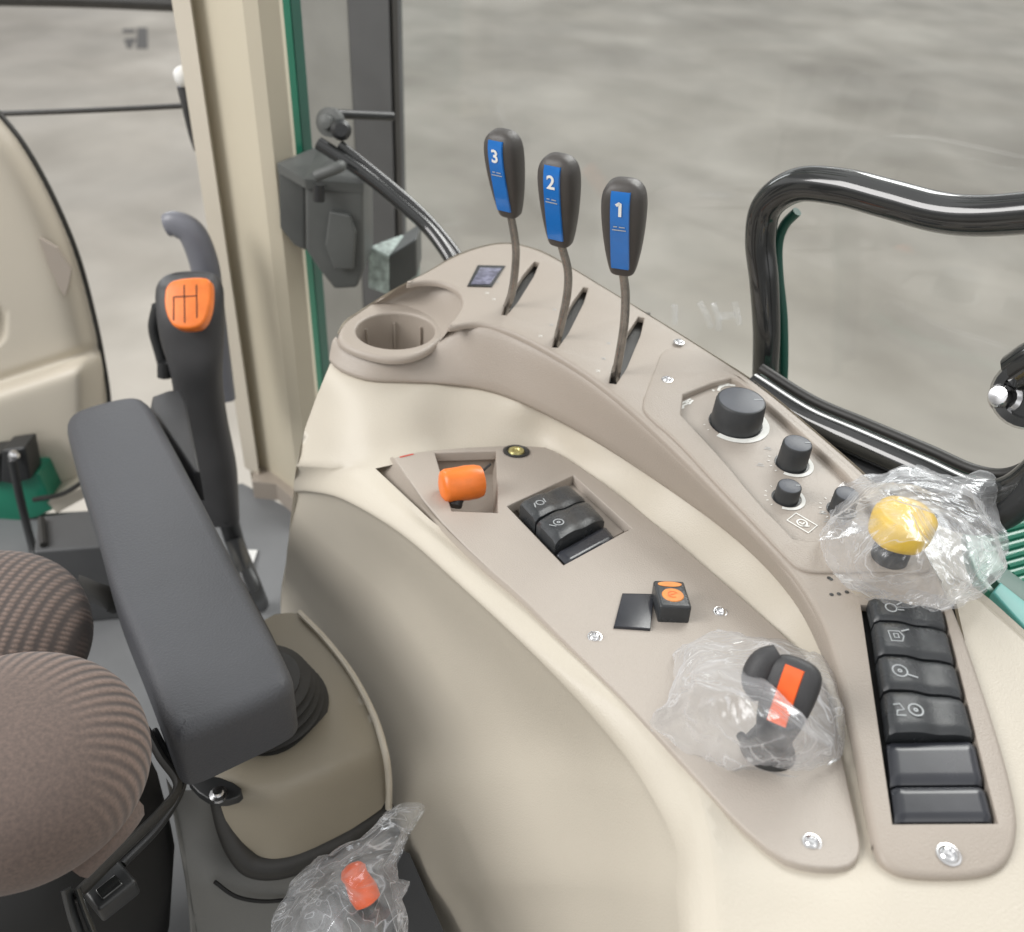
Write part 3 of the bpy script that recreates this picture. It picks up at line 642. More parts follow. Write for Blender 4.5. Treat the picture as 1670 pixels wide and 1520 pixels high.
pslab('switch_well', PU, [(1396, 975), (1555, 985), (1645, 1360), (1445, 1360)], 'void', con, off=-.0085, thick=2, bev=.3, it=0)
# small dots near the strip
for (x, y) in ((1355, 945), (1356, 970), (1368, 969), (1381, 966), (1352, 943)):
    Fi = frame(PU, (x, y), (x + 10, y)); v, f = ribbons(Fi, [circ(0, 0, .8, 0, 360, 10)], 1.4, .3); mk('printed_dot', v, f, 'black', con, None)

# inner panel
orec = [(709, 738), (809, 735), (812, 836), (737, 833)]
swin = [(827, 825), (935, 775), (1030, 861), (919, 921)]
pslab('inner_panel', PP, inner, 'taupe_panel', con, holes=[orec, swin], thick=9, bev=1.4, it=1, hit=0, hbev=1.2)
# sloped edge on the near side of the panel
a_ = [PP.at(x, y, -.001) for x, y in ((640, 745), (652, 760), (700, 831), (780, 913), (848, 971), (905, 1029), (1000, 1122), (1062, 1187))]
b_ = [PZ(*p) + V((0, 0, -.001)) for p in ((598, 760, zpp(600, 767, -.023)), (602, 769, zpp(600, 767, -.023)), (694, 852, zpp(700, 856, -.017)), (775, 915, zpp(775, 915, -.010)), (848, 974, zpp(850, 975, -.007)), (905, 1032, zpp(905, 1032, -.005)), (1000, 1124, zpp(1000, 1124, -.004)), (1061, 1189, zpp(1061, 1189, -.004)))]
v, f = loftw([a_, [p.lerp(q, .5) + V((.001, .002, -.002)) for p, q in zip(a_, b_)], b_], 50, 6); fixn(mk('panel_flank', v, f, 'taupe', con, 180))
tip = [PP.at(640, 743, -.001), PP.at(725, 731, -.001)]
# orange hand-throttle recess
def well(pl, q, depth, m, name, mf=None):
    top = q2w(pl, q, -.004); c = sum(top, V((0, 0, 0))) / len(top); bot = [c + (p - c) * .9 - pl.n * depth for p in top]; n = len(q)
    return fixn(mk(name, top + bot, [(i, (i + 1) % n, n + (i + 1) % n, n + i) for i in range(n)] + [tuple(range(n, 2 * n))], m, con, None))
well(PP, orec, .022, 'taupe', 'throttle_well')
well(PP, swin, .012, 'taupe', 'switch_recess')
A, B = PP.at(721, 793, .010), PP.at(786, 784, .010)
ax = (B - A).normalized(); ln = (B - A).length
th = mk('throttle_knob', *lathev([(.008, -.001), (.0125, .0005), (.0142, .004), (.0145, ln * .45), (.0150, ln * .6), (.0145, ln - .006), (.0132, ln - .001), (.008, ln + .001)], A, ax, 28, True, True, wob=lambda a, j: .012 * math.cos(a * 6)), 'orange', con, 50, label='orange cylindrical hand throttle knob')
mk('throttle_stem', *tubev([PP.at(742, 826, -.006), PP.at(745, 815, -.002), PP.at(755, 800, .004)], .006, 12, 8), 'black', con)
mk('throttle_pin', *tubev([PP.at(785, 770, -.004), PP.at(800, 757, -.001)], .0012, 8), 'black', con)
# round port and red tick
p = PP.at(842, 737, 0)
mk('round_port', *lathev([(.0125, .0003), (.0125, .0012), (.0098, .0018), (.0088, .0006), (.008, .0004)], p, PP.n, 32, True, True), 'black', con, 40)
mk('port_insert', *lathev([(.0078, .0005), (.0070, .0022), (.0040, .0022), (.0032, .0010), (.0010, .0008)], p, PP.n, 24, False, True), 'brass', con, 40)
Fi = frame(PP, (652, 746), (678, 740)); v, f = ribbons(Fi, [[(0, 0), (14, 0)]], 2.0, .3); mk('red_mark', v, f, 'red', con, None)
# inner rocker pair + blank
ql = [((845, 832), (927, 793)), ((872, 862), (958, 820)), ((905, 898), (988, 852)), ((924, 918), (1006, 874))]
rocker(PP, [ql[0][0], ql[0][1], ql[1][1], ql[1][0]], con, h0=.004, h1=.009, bulge=.003, base=-.008, icons=[circ(0, 0, 2.4), [(-6, -2), (-3, 2)], [(3, -2), (5, 2)]])
rocker(PP, [ql[1][0], ql[1][1], ql[2][1], ql[2][0]], con, h0=.004, h1=.008, bulge=.004, base=-.008, icons=[circ(0, 0, 3.0), circ(0, 0, .8), [(-6, 2), (-4, -2)]])
rocker(PP, [ql[2][0], ql[2][1], ql[3][1], ql[3][0]], con, m='blank_black', h0=-.001, h1=-.001, bulge=0, base=-.008, name='blank_cover')
pslab('recess_floor', PP, [(840, 826), (934, 784), (1018, 866), (922, 918)], 'taupe_panel', con, off=-.0095, thick=2, bev=.3, it=0)
# square cover and hazard button
pslab('square_cover', PP, [(1015, 967), (1067, 968), (1061, 1025), (1001, 1021)], 'blank_black', con, off=.0022, thick=2.5, bev=.6, it=0)
Fh = frame(PP, (1069, 1016), (1128, 1018))
w_ = Fh.inv(PP.at(1128, 1018))[0]; hb = fbox(Fh, 1.5, w_ - 1.5, 1, 32, -1, 14, 'rocker_black', 'guarded_button', con, 2.2, label='black rocker with two orange symbols')
v, f = lathev([(.0078, 0), (.0074, .0006), (.002, .0007)], Fh(w_ * .5, 14, 14.0), Fh.n, 28, False, True); mk('orange_lens', v, f, 'amber', hb, 40)
v, f = ribbons(Fh, [circ(w_ * .5, 14, 3.4, 20, 300), [(w_ * .5 - 2, 13), (w_ * .5 + 2, 15)]], .7, 14.95); mk('symbol', v, f, 'orange_deep', hb, None)
bm_ = [Fh(w_ * .5 + 8.6 * math.cos(a * math.pi / 14), 27 + 3.0 * math.sin(a * math.pi / 14), 14.35) for a in range(28)]
mk('orange_lens', bm_ + [q - Fh.n * .001 for q in bm_], [tuple(range(28))] + [(i, 28 + i, 28 + (i + 1) % 28, (i + 1) % 28) for i in range(28)], 'amber', hb, 40)

# levers
def gripv(F, sc=1.0):
    prof = [(0, 8.5, 6.5), (2, 10, 7.5), (10, 12, 9.0), (24, 14.5, 10.5), (42, 16.4, 12), (58, 17, 12.5), (68, 15.8, 11.5), (74, 12.5, 9), (77, 8, 6), (78.2, 3, 2.2)]
    seg = 28; pr = catmull(prof, 30); v = []; f = []
    for z, w, d in pr:
        for k in range(seg):
            a = 2 * math.pi * k / seg; ca, sa = math.cos(a), math.sin(a); e = .62
            v.append(F(sc * w * math.copysign(abs(ca) ** e, ca), sc * z, sc * d * math.copysign(abs(sa) ** e, sa)))
    n = len(pr)
    f = [(i * seg + k, i * seg + (k + 1) % seg, (i + 1) * seg + (k + 1) % seg, (i + 1) * seg + k) for i in range(n - 1) for k in range(seg)]
    f += [tuple(range(seg))[::-1], tuple(range((n - 1) * seg, n * seg))]
    return v, f, pr
def lever(base, botpx, toppx, mids, digit, yaw, xt):
    b = PU.at(*base, -.008); Y = b.y
    lo = PY(*botpx, Y - .004); hi = PY(*toppx, Y - .012)
    up = (hi - lo); sc = up.length / .078; upn = up.normalized()
    fr = V((math.sin(R(yaw)), -math.cos(R(yaw)), 0.18)); fr = (fr - upn * fr.dot(upn)).normalized()
    F = Fr(lo, upn.cross(fr), fr)                  # x across, y along grip, n to the front
    v, f, pr = gripv(F, sc)
    r = mk('control_lever', *tubev([b - PU.n * .01, b] + [PY(x, y, Y - .003) for x, y in mids] + [lo, lo + upn * .01], lambda t: .0040 * (1 - .1 * t), 12, 26, flat=.7), 'steel', con, 60, label='bent steel lever with blue plate numbered ' + digit, origin=b)
    g = fixn(mk('grip', v, f, 'grip_brown', r, 60))
    def dep(y): 
        for i in range(len(pr) - 1):
            if pr[i][0] <= y <= pr[i + 1][0]: t = (y - pr[i][0]) / (pr[i + 1][0] - pr[i][0] + 1e-9); return pr[i][2] * (1 - t) + pr[i + 1][2] * t
        return pr[-1][2]
    ys = [8 + 65 * i / 14 for i in range(15)]; vv = []; ff = []; xs = [-7.6, -7.0, -3.5, 0, 3.5, 7.0, 7.6]
    for y in ys:
        wd = 1.0 if y > 12 else .97
        for k, x in enumerate(xs): vv.append(F(sc * x * wd, sc * y, sc * (dep(y) + (1.2 if 0 < k < 6 else .0))))
    nx = len(xs); ff = [(i * nx + j, i * nx + j + 1, (i + 1) * nx + j + 1, (i + 1) * nx + j) for i in range(14) for j in range(nx - 1)]
    mk('blue_plate', vv, ff, 'blue', r, 50, label='blue plate with white ' + digit)
    slope = math.atan2(dep(66) - dep(54), 12)
    n2 = (F.n * math.cos(slope) - F.y * (math.sin(slope))).normalized()
    Fd_ = Fr(F(0, sc * 60, sc * (dep(60) + 1.25)), F.x, n2)
    if digit == '1':
        v, f = ribbons(Fd_, [[(-2.6, 3.4), (.2, 5.4), (.6, 5.2), (.6, -5.4)]], 2.4, .5); mk('digit', v, f, 'white_print', r, None)
    else: text('digit', digit, Fd_, 15.5 * sc, 'white_print', r, .35, .12)
    Fe = Fr(F(0, sc * 46, sc * (dep(46) + 1.25)), F.x, F.n)
    v, f = ribbons(Fe, [[(-4.5, 0), (-1.5, .2)], [(0, 0), (4.5, 0)], [(-5.5, -2.6), (5.5, -2.6)]], .9, .45); mk('print_line', v, f, 'icon_grey', r, None)
    return r
lever((823, 510), (833, 350), (818, 212), [(834, 480), (840, 440), (841, 400)], '3', -33, 0)
lever((907, 562), (915, 397), (911, 252), [(916, 525), (925, 480), (926, 440)], '2', -30, 0)
lever((1003, 620), (1016, 443), (1019, 292), [(1010, 580), (1018, 530), (1020, 480)], '1', -20, 0)

# yellow push knob
yb = PU.at(1450, 909, .002); yt = V((0, 0, 1))
yk = mk('push_knob', *lathev([(.0125, 0), (.0125, .006), (.0105, .009), (.0098, .010), (.0098, .0175), (.0155, .0185), (.0155, .0215)], yb, yt, 36), 'black', con, 40, label='yellow fluted push knob on a black collar')
mk('yellow_cap', *lathev([(.0168, .0235), (.0190, .0250), (.0200, .0290), (.0205, .0395), (.0201, .0425), (.0190, .0445), (.0164, .0458), (.0135, .0454), (.0075, .0446), (.001, .0445)], yb - yt * .005, yt, 60, True, True, wob=lambda a, j: .035 * abs(math.cos(a * 3)) ** 3 * (1 if j < 6 else .3)), 'yellow', yk, 50)

# joystick with orange strip on inner panel
jb = PP.at(1252, 1225); jt = jb + V((.028, .022, .088))
jpts = [jb, jb + V((.004, .002, .018)), jb + V((.014, .008, .045)), jb + V((.024, .016, .070)), jt]
js = mk('joystick', *tubev([jb - V((0, 0, .004)), jb + V((.001, 0, .012)), jpts[1]], .009, 20, 8), 'black', con, 50, label='black joystick with orange strip under plastic')
jd = V((-.42, -.55, .75)).normalized()
jy = (PZ(1300, 1065, jt.z) - jb).normalized()
J0 = PP.at(1258, 1212, .012); J1 = PL(1305, 1074, PP.n, PP.d + .058)
jy = (J1 - J0).normalized(); jn = (jd - jy * jd.dot(jy)).normalized(); FJ = Fr(J0, jy.cross(jn), jn)
LJ = (J1 - J0).length / .078
v, f, pr = gripv(FJ, LJ); v = [FJ.o + (p - FJ.o) + FJ.x * (p - FJ.o).dot(FJ.x) * .38 for p in v]; fixn(mk('grip', v, f, 'grip_dark', js, 60))
vv = []; ys = [20 + 51 * i / 12 for i in range(13)]
for y in ys:
    d_ = np.interp(y, [p_[0] for p_ in pr], [p_[2] for p_ in pr]) + 1.0
    for x in (-8.6, -7.8, 0, 7.8, 8.6): vv.append(FJ(LJ * x, LJ * y, LJ * (d_ - (1.6 if abs(x) > 8 else 0))))
mk('orange_strip', vv, [(i * 5 + j, i * 5 + j + 1, (i + 1) * 5 + j + 1, (i + 1) * 5 + j) for i in range(12) for j in range(4)], 'orange_deep', js, 50)
mk('toggle', *tubev([FJ(-12, 50, 0), FJ(-18, 42, 2), FJ(-19, 30, 2), FJ(-14, 22, 0)], lambda t: .0055 + .003 * math.sin(math.pi * t), 14, 14), 'grip_dark', js, 50)
mk('joystick_boot', *lathev([(.016, 0), (.015, .003), (.012, .005), (.013, .008), (.010, .010), (.011, .013), (.008, .016)], jb, PP.n, 30), 'rubber', con, 50)
mk('cable_clip', *tubev([PP.at(1208, 1200, .012), PP.at(1218, 1212, .014), PP.at(1235, 1222, .012)], .0028, 8, 6), 'void', js, 50)

# ================================================================== PLASTIC BAGS
def bag(name, outline, centre, z0, H, m, label, jag=.05, seed=1, pinch=0.0, tilt=None, low=-.004):
    cx, cy = centre; A = [math.atan2(y - cy, x - cx) for x, y in outline]; Rr = [math.hypot(x - cx, y - cy) for x, y in outline]
    od = sorted(zip(A, Rr)); A = [a for a, r in od]; Rr = [r for a, r in od]; A = [A[-1] - 2 * math.pi] + A + [A[0] + 2 * math.pi]; Rr = [Rr[-1]] + Rr + [Rr[0]]
    nt_, nr = 150, 46; v = []; f = []
    def crump(p, k): # ridged folds
        s = 0; a = 1.0; q = V(p) * k + V((seed * 3.1, seed * 1.7, 0))
        for _ in range(2):
            s += a * (1 - 2 * abs(noise.noise(q))); q = q * 2.1 + V((4.1, 2.2, 1.3)); a *= .5
        return s - .55
    for side in (1, -1):
        for j in range(nr + 1):
            rho = j / nr
            for i in range(nt_):
                th = -math.pi + 2 * math.pi * i / nt_; rr = float(np.interp(th, A, Rr)); rr *= 1 + jag * noise.noise(V((math.cos(th) * 3, math.sin(th) * 3, seed))) + jag * .5 * noise.noise(V((math.cos(th) * 11, math.sin(th) * 11, seed + 5)))
                px, py = cx + math.cos(th) * rr * rho, cy + math.sin(th) * rr * rho
                h = H * (1 - rho ** 2.6) ** .75 if side > 0 else low * (1 - rho ** 4)
                g = PZ(px, py, z0 + (h if side > 0 else 0))
                fade = 1 - rho ** 6 * .5
                c = crump(g, 9) * .0170 * fade; c2 = 0
                q = PZ(px, py, z0 + h) + V((crump(g + V((5, 0, 0)), 14) * .007, crump(g + V((0, 5, 0)), 14) * .007, 0))
                q.z += (c + c2) * (1 if side > 0 else .12) + (.0 if side > 0 else -.0)
                if tilt: q.z += tilt(px, py)
                v.append(q)
    row = nt_; half = (nr + 1) * row
    for s in (0, 1):
        for j in range(nr):
            for i in range(nt_):
                i2 = (i + 1) % nt_; a, b, c, d = s * half + j * row + i, s * half + (j + 1) * row + i, s * half + (j + 1) * row + i2, s * half + j * row + i2
                f.append((a, b, c, d) if s == 0 else (d, c, b, a))
    o = mk(name, v, f, m, None, 180, origin=PZ(cx, cy, z0)); tag(o, label, 'plastic bag', 'clear bags left over the controls'); return o
bag('plastic_bag', [(1392, 782), (1440, 775), (1490, 768), (1530, 778), (1560, 788), (1616, 788), (1622, 850), (1640, 905), (1622, 945), (1585, 985), (1540, 1005), (1480, 1000), (1420, 985), (1370, 960), (1335, 925), (1332, 890), (1355, 850), (1370, 815)], (1480, 885), zpu(1480, 930, .001), .058, 'film', 'crumpled clear bag wrapped over the yellow push knob', seed=2, tilt=None)
bag('plastic_bag', [(1105, 1028), (1150, 1015), (1230, 1018), (1290, 1030), (1345, 1042), (1365, 1100), (1358, 1150), (1362, 1200), (1355, 1262), (1290, 1290), (1240, 1282), (1170, 1285), (1120, 1240), (1058, 1195), (1085, 1150), (1098, 1090)], (1225, 1150), zpp(1225, 1150, -.002), .060, 'film', 'crumpled clear bag over the joystick with the orange strip', seed=5, tilt=lambda x, y: (zpp(x, y) - zpp(1225, 1150)))
lz = -.70
bag('plastic_bag', [(628, 1318), (660, 1310), (693, 1318), (680, 1345), (655, 1375), (640, 1405), (640, 1430), (658, 1440), (652, 1470), (664, 1520), (660, 1600), (560, 1640), (450, 1600), (440, 1520), (458, 1462), (490, 1430), (540, 1400), (590, 1360)], (560, 1480), lz, .055, 'film_clear', 'thin clear bag over the small lever with the bright orange tip', seed=9, jag=.03)

# ================================================================== LOW ORANGE LEVER
ll = thing('small_lever', 'small dark lever with bright orange tip inside the clear bag at the lower left', 'lever', PZ(590, 1500, -.76))
mk('lever_arm', *tubev([PZ(600, 1560, -.78), PZ(605, 1500, -.74), PZ(598, 1470, -.705), PZ(590, 1450, -.69)], .009, 16, 14), 'grip_dark', ll)
A, B = PZ(600, 1470, -.695), PZ(572, 1414, -.676)
mk('orange_tip', *lathev([(.006, -.002), (.0105, 0), (.0115, .008), (.0095, .02), (.0105, (B - A).length - .004), (.008, (B - A).length), (.003, (B - A).length + .002)], A, B - A, 24), 'orange_deep', ll, 50)
mk('mount_disc', *lathev([(.032, -.008), (.034, 0), (.032, .006), (.02, .010), (.008, .010)], PZ(555, 1525, -.735), (-.2, -.4, 1), 32), 'grey_housing', ll, 50)

# ================================================================== ARMREST
arm = thing('armrest', 'long dark grey padded armrest slanting between the seat and the console', 'armrest', PZ(300, 1000, -.95))
n_ = V((PZ(0, 0, -.6) - PZ(0, 0, -.6)))
far_p, near_p = PZ(165, 655, -.60), PZ(380, 1140, -.575)
AP = Plane(0, 0); slope_dir = (near_p - far_p)
AP.n = V((0, -(near_p.z - far_p.z) / (near_p.y - far_p.y), 1)).normalized(); AP.d = AP.n.dot(near_p)
pad = [(106, 672), (150, 655), (212, 641), (238, 646), (256, 672), (320, 790), (390, 925), (440, 1020), (474, 1085), (478, 1108), (462, 1126), (380, 1163), (302, 1198), (280, 1196), (268, 1178), (225, 1060), (185, 965), (163, 895), (150, 835), (106, 702)]
pslab('cushion', AP, pad, 'grey_pad', arm, thick=58, bev=13, it=2, bottom=True, smooth=80)
lower = [(268, 760), (300, 770), (395, 940), (455, 1050), (468, 1090), (440, 1115), (310, 1175), (290, 1170), (250, 1060), (200, 930), (180, 850)]
pslab('arm_shell', AP, lower, 'grip_dark', arm, off=-.060, thick=30, bev=6, it=2, bottom=True, smooth=80)
pslab('rear_block', AP, [(236, 650), (285, 632), (300, 640), (312, 700), (330, 790), (270, 700)], 'grip_dark', arm, off=-.03, thick=40, bev=4, it=1, bottom=True, smooth=80)
# gaiter below the armrest
gc = PZ(430, 1165, -.712)
prof = []
for i in range(6):
    r0 = .063 - i * .0035; prof += [(r0, i * .0085), (r0 + .001, i * .0085 + .002), (r0 - .008, i * .0085 + .0045), (r0 - .008, i * .0085 + .0065)]
gv, gf = lathev(prof, gc, (0, 0, 1), 40)
mk('rubber_gaiter', gv, gf, 'rubber', arm, 60)
mk('belt_stub', *tubev([PZ(140, 960, -.70), PZ(175, 975, -.69), PZ(200, 985, -.70)], .018, 8, 6, flat=.3), 'rubber', arm)

base = thing('tan_base_cover', 'tan moulded cover with grey housing under the dark grey armrest', 'base cover', PZ(450, 1400, -.95))
bo = [(440, 1003), (470, 999), (488, 1001), (530, 1045), (572, 1100), (606, 1165), (624, 1225), (632, 1270), (632, 1312), (590, 1342), (540, 1372), (490, 1396), (440, 1408), (412, 1402), (390, 1382), (370, 1345), (352, 1290), (300, 1270), (300, 1150), (380, 1050)]
bc = [(x, y, -.705) for x, y in ((440, 1003), (488, 1001), (530, 1045), (572, 1100), (606, 1165), (622, 1215), (300, 1150), (300, 1262), (380, 1050), (352, 1284), (400, 1292), (470, 1285), (540, 1262), (590, 1236), (500, 1150), (450, 1200))]
bc += [(632, 1312, -.765), (590, 1342, -.768), (540, 1372, -.77), (490, 1396, -.77), (440, 1408, -.77), (412, 1402, -.768), (390, 1382, -.755), (370, 1345, -.735), (480, 1340, -.738), (560, 1300, -.735), (625, 1262, -.732)]
v, f = patchv(chaikin(bo, 1), bc, 11, lam=1e-5)
mk('tan_cover', v, f, 'base_tan', base, 180)
rim = [PZ(x, y, -.700) for x, y in ((488, 999), (530, 1042), (574, 1099), (608, 1163), (627, 1222))] + [PZ(634, 1270, -.73), PZ(634, 1318, -.765)]
mk('cover_rim', *tubev(rim, .0032, 8, 40), 'cream', base)
gask = [PZ(350, 1288, -.712), PZ(368, 1348, -.742), PZ(390, 1388, -.762), PZ(418, 1410, -.775), PZ(470, 1408, -.779), PZ(540, 1380, -.779), PZ(600, 1343, -.777), PZ(640, 1315, -.775)]
mk('gasket', *tubev(gask, lambda t: .006 + .006 * math.sin(math.pi * t), 10, 40), 'rubber', base)
ho = [(282, 1290), (352, 1286), (380, 1380), (415, 1425), (470, 1428), (560, 1392), (640, 1330), (668, 1385), (722, 1520), (790, 1700), (330, 1700), (322, 1560), (318, 1500), (303, 1400)]
hc = [(282, 1290, -.722), (352, 1286, -.715), (380, 1380, -.78), (415, 1425, -.795), (470, 1428, -.80), (560, 1392, -.80), (640, 1330, -.80), (668, 1385, -.84), (722, 1520, -.92), (790, 1700, -1.0), (330, 1700, -.92), (318, 1500, -.83), (303, 1400, -.77), (345, 1440, -.79), (480, 1520, -.86), (600, 1480, -.87)]
v, f = patchv(ho, hc, 14); mk('grey_housing', v, f, 'grey_housing', base, 180)
side = [PZ(282, 1290, -.722), PZ(303, 1400, -.77), PZ(318, 1500, -.83), PZ(330, 1700, -.92)]
v, f = loftw([side, [p + V((-.006, .01, -.01)) for p in side], [p + V((0, .06, -.3)) for p in side]], 20, 7); fixn(mk('housing_side', v, f, 'grey_housing', base, 180))
mk('housing_seam', *tubev([PZ(350, 1438, -.783), PZ(385, 1462, -.80), PZ(430, 1470, -.812), PZ(480, 1466, -.82)], .0018, 6, 20), 'void', base)
dp = [PZ(x, y, z) for x, y, z in ((640, 1378, -.80), (668, 1392, -.80), (735, 1545, -.86), (700, 1700, -.9), (640, 1700, -.9), (640, 1500, -.84))]
mk('black_strip', dp + [p - V((0, 0, .05)) for p in dp], [tuple(range(6))[::-1]] + [(i, (i + 1) % 6, 6 + (i + 1) % 6, 6 + i) for i in range(6)], 'black', base, 40)
cl = [(300, 1268), (345, 1262), (392, 1280), (396, 1298), (362, 1308), (330, 1300)]
Pc = Plane(-.694, 0); pslab('black_clamp', Pc, cl, 'black', base, thick=8, bev=1.5, it=1)
mk('clamp_bolt', *lathev([(.0075, 0), (.0075, .003), (.0045, .004), (.0042, .008), (.001, .0085)], Pc.at(357, 1298, .000), (0, 0, 1), 12), 'chrome', base, 40)
mk('cover_screw', *lathev([(.004, 0), (.004, .001), (.001, .0018)], PZ(560, 1206, -.7045), (0, 0, 1), 16), 'chrome', base, 40)

# ================================================================== GEAR LEVER
gl_ = thing('gear_lever', 'tall dark gear lever with orange shift pattern cap beyond the armrest', 'gear lever', PZ(420, 960, -.99))
YG = 1.02
def ring_px(rows, m, name, parent, depth=.8, e=.75, seg=22):
    v = []; n = len(rows)
    for (xl, xr, y, Y) in rows:
        a, b = PY(xl, y, Y), PY(xr, y, Y); c = (a + b) / 2; w = (b - a).length / 2
        ux = (b - a).normalized(); uy = V((0, 1, 0))
        for k in range(seg):
            t = 2 * math.pi * k / seg; ca, sa = math.cos(t), math.sin(t)
            v.append(c + ux * w * math.copysign(abs(ca) ** e, ca) + uy * w * depth * math.copysign(abs(sa) ** e, sa))
    f = [(i * seg + k, i * seg + (k + 1) % seg, (i + 1) * seg + (k + 1) % seg, (i + 1) * seg + k) for i in range(n - 1) for k in range(seg)]
    f += [tuple(range(seg))[::-1], tuple(range((n - 1) * seg, n * seg))]
    return fixn(mk(name, v, f, m, parent, 60))
rows = catmull([(288, 335, 449, 1.06), (262, 352, 456, 1.045), (256, 362, 475, 1.035), (258, 364, 510, 1.02), (264, 364, 550, 1.01), (276, 362, 590, 1.0), (284, 362, 630, 1.0), (290, 370, 690, 1.0), (303, 384, 760, .99), (322, 388, 815, .98), (340, 390, 850, .975)], 34)
ring_px(rows, 'grip_dark', 'grip', gl_, .62)
fn_ = V((0, -.72, .69)); Fg = Fr(PY(305, 497, .985), (1, 0, 0.02), fn_)
def gpx(x, y): q = PL(x, y, Fg.n, Fg.n.dot(Fg.o)); return Fg.inv(q)
capo = [gpx(x, y) for x, y in chaikin([(272, 462), (300, 454), (338, 453), (345, 462), (344, 498), (336, 525), (322, 537), (288, 537), (275, 522), (268, 495)], 2)]
v, f = slabv(Fg, capo, [], 3.5, 16, 3.5); cp = mk('orange_cap', v, f, 'orange', gl_, 60)
strk = [[gpx(285, 486), gpx(285, 524)], [gpx(302, 466), gpx(303, 528)], [gpx(322, 466), gpx(323, 520)], [gpx(284, 486), gpx(323, 484)]]
v, f = ribbons(Fg, strk, 1.5, 3.8); mk('shift_pattern', v, f, 'void', cp, None)
v, f = ribbons(Fg, [[gpx(310, 545), gpx(313, 590), gpx(318, 640)]], .8, 4); 
mk('lever_shaft', *tubev([PY(370, 840, .975), PY(385, 890, .97), PZ(408, 950, -.85), PZ(425, 985, -.99)], lambda t: .014 - .002 * t, 14, 14), 'black', gl_)
mk('trigger', *tubev([PY(258, 500, 1.02), PY(252, 535, 1.02), PY(262, 575, 1.015), PY(272, 612, 1.01)], .008, 12, 14), 'black', gl_)
mk('side_catch', *tubev([PY(268, 590, 1.0), PY(268, 615, .995)], .009, 10, 4), 'black', gl_)

gh = thing('curved_handle', 'smooth grey curved handle behind the orange gear lever cap', 'handle', PY(365, 640, 1.12))
mk('handle_bar', *tubev([PY(272, 368, 1.14), PY(288, 366, 1.14), PY(314, 382, 1.14), PY(333, 430, 1.14), PY(340, 480, 1.14), PY(350, 560, 1.13), PY(362, 650, 1.12)], lambda t: .015 + .005 * math.sin(min(1, t * 2.2) * math.pi / 2), 18, 40, flat=.7), 'blue_grey', gh)
0 and mk('handle_end', *tubev([PY(305, 366, 1.13), PY(341, 366, 1.13)], .010, 14, 4), 'blue_grey', gh)

# ================================================================== PILLAR / CAB FRAME
ZB = -1.0
def prism(name, bpx, ztop, m, parent, z0=ZB, zref=ZB, bev=0.0, label=None):
    b = [PZ(x, y, zref) for x, y in bpx]; n = len(b)
    lo = [V((p.x, p.y, z0)) for p in b]; hi = [V((p.x, p.y, ztop)) for p in b]
    return fixn(mk(name, lo + hi, [tuple(range(n)), tuple(range(n, 2 * n))] + [(i, (i + 1) % n, n + (i + 1) % n, n + i) for i in range(n)], m, parent, None, label))
def vx(x0, y): return x0 + (710 - x0) * y / 2750.0     # image x at row y of a vertical through (x0, 0)
pil = thing('cab_pillar', 'cream trimmed cab corner pillar edged in green standing left of the console', 'pillar', PZ(430, 815, -1.0))
def xy(x0, y, z=-1.0): return (vx(x0, y), y)
prism('pillar_trim', [xy(291, 790), xy(313, 785), xy(345, 800), xy(395, 830), xy(420, 832), xy(455, 822), xy(470, 780), xy(470, 740), xy(300, 740)], .9, 'pillar_cream', pil)
# lit flange along the left edge of the trim
prism('trim_flange', [xy(280, 785), xy(310, 800), xy(310, 775), xy(280, 765)], .9, 'cream', pil, z0=-.97)
prism('green_seal', [xy(452, 812), xy(472, 800), xy(480, 770), xy(466, 760)], .9, 'green', pil)
prism('dark_seal', [xy(474, 798), xy(490, 785), xy(490, 750), xy(478, 760)], .9, 'green_dark', pil)
prism('pillar_foot', [xy(291, 812), xy(345, 816), xy(395, 850), xy(425, 856), xy(462, 842), xy(475, 790), xy(300, 790)], -.965, 'taupe', pil)
for (x, y) in ((449, 214), (341, 216)):
    continue; p = PY(x, y, 1); mk('trim_plug', *lathev([(.008, -.01), (.008, -.004), (.003, -.002)], p, (0, -1, .2), 14), 'cream' if x > 400 else 'pillar_cream', pil, 40)
p = PZ(395, 832, ZB)

ofr = thing('outer_post', 'broad grey metal post outside the glass behind the black junction box', 'post', PZ(610, 560, ZG))
def vprism(name, x0a, x0b, yref, d, ztop, m, parent, depth=.05):
    a, b = PD(vx(x0a, yref), yref, d), PD(vx(x0b, yref), yref, d * .985); bk = V((.3, .9, 0)).normalized() * depth
    q = [a, b, b + bk, a + bk]; lo = [V((p.x, p.y, ZG)) for p in q]; hi = [V((p.x, p.y, ztop)) for p in q]
    return fixn(mk(name, lo + hi, [(0, 1, 2, 3), (4, 5, 6, 7), (0, 1, 5, 4), (1, 2, 6, 5), (2, 3, 7, 6), (3, 0, 4, 7)], m, parent, None))
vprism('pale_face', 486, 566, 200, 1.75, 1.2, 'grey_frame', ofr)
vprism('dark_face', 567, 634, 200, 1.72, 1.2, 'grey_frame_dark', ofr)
vprism('edge_strip', 635, 640, 200, 1.715, 1.2, 'rubber', ofr, .02)

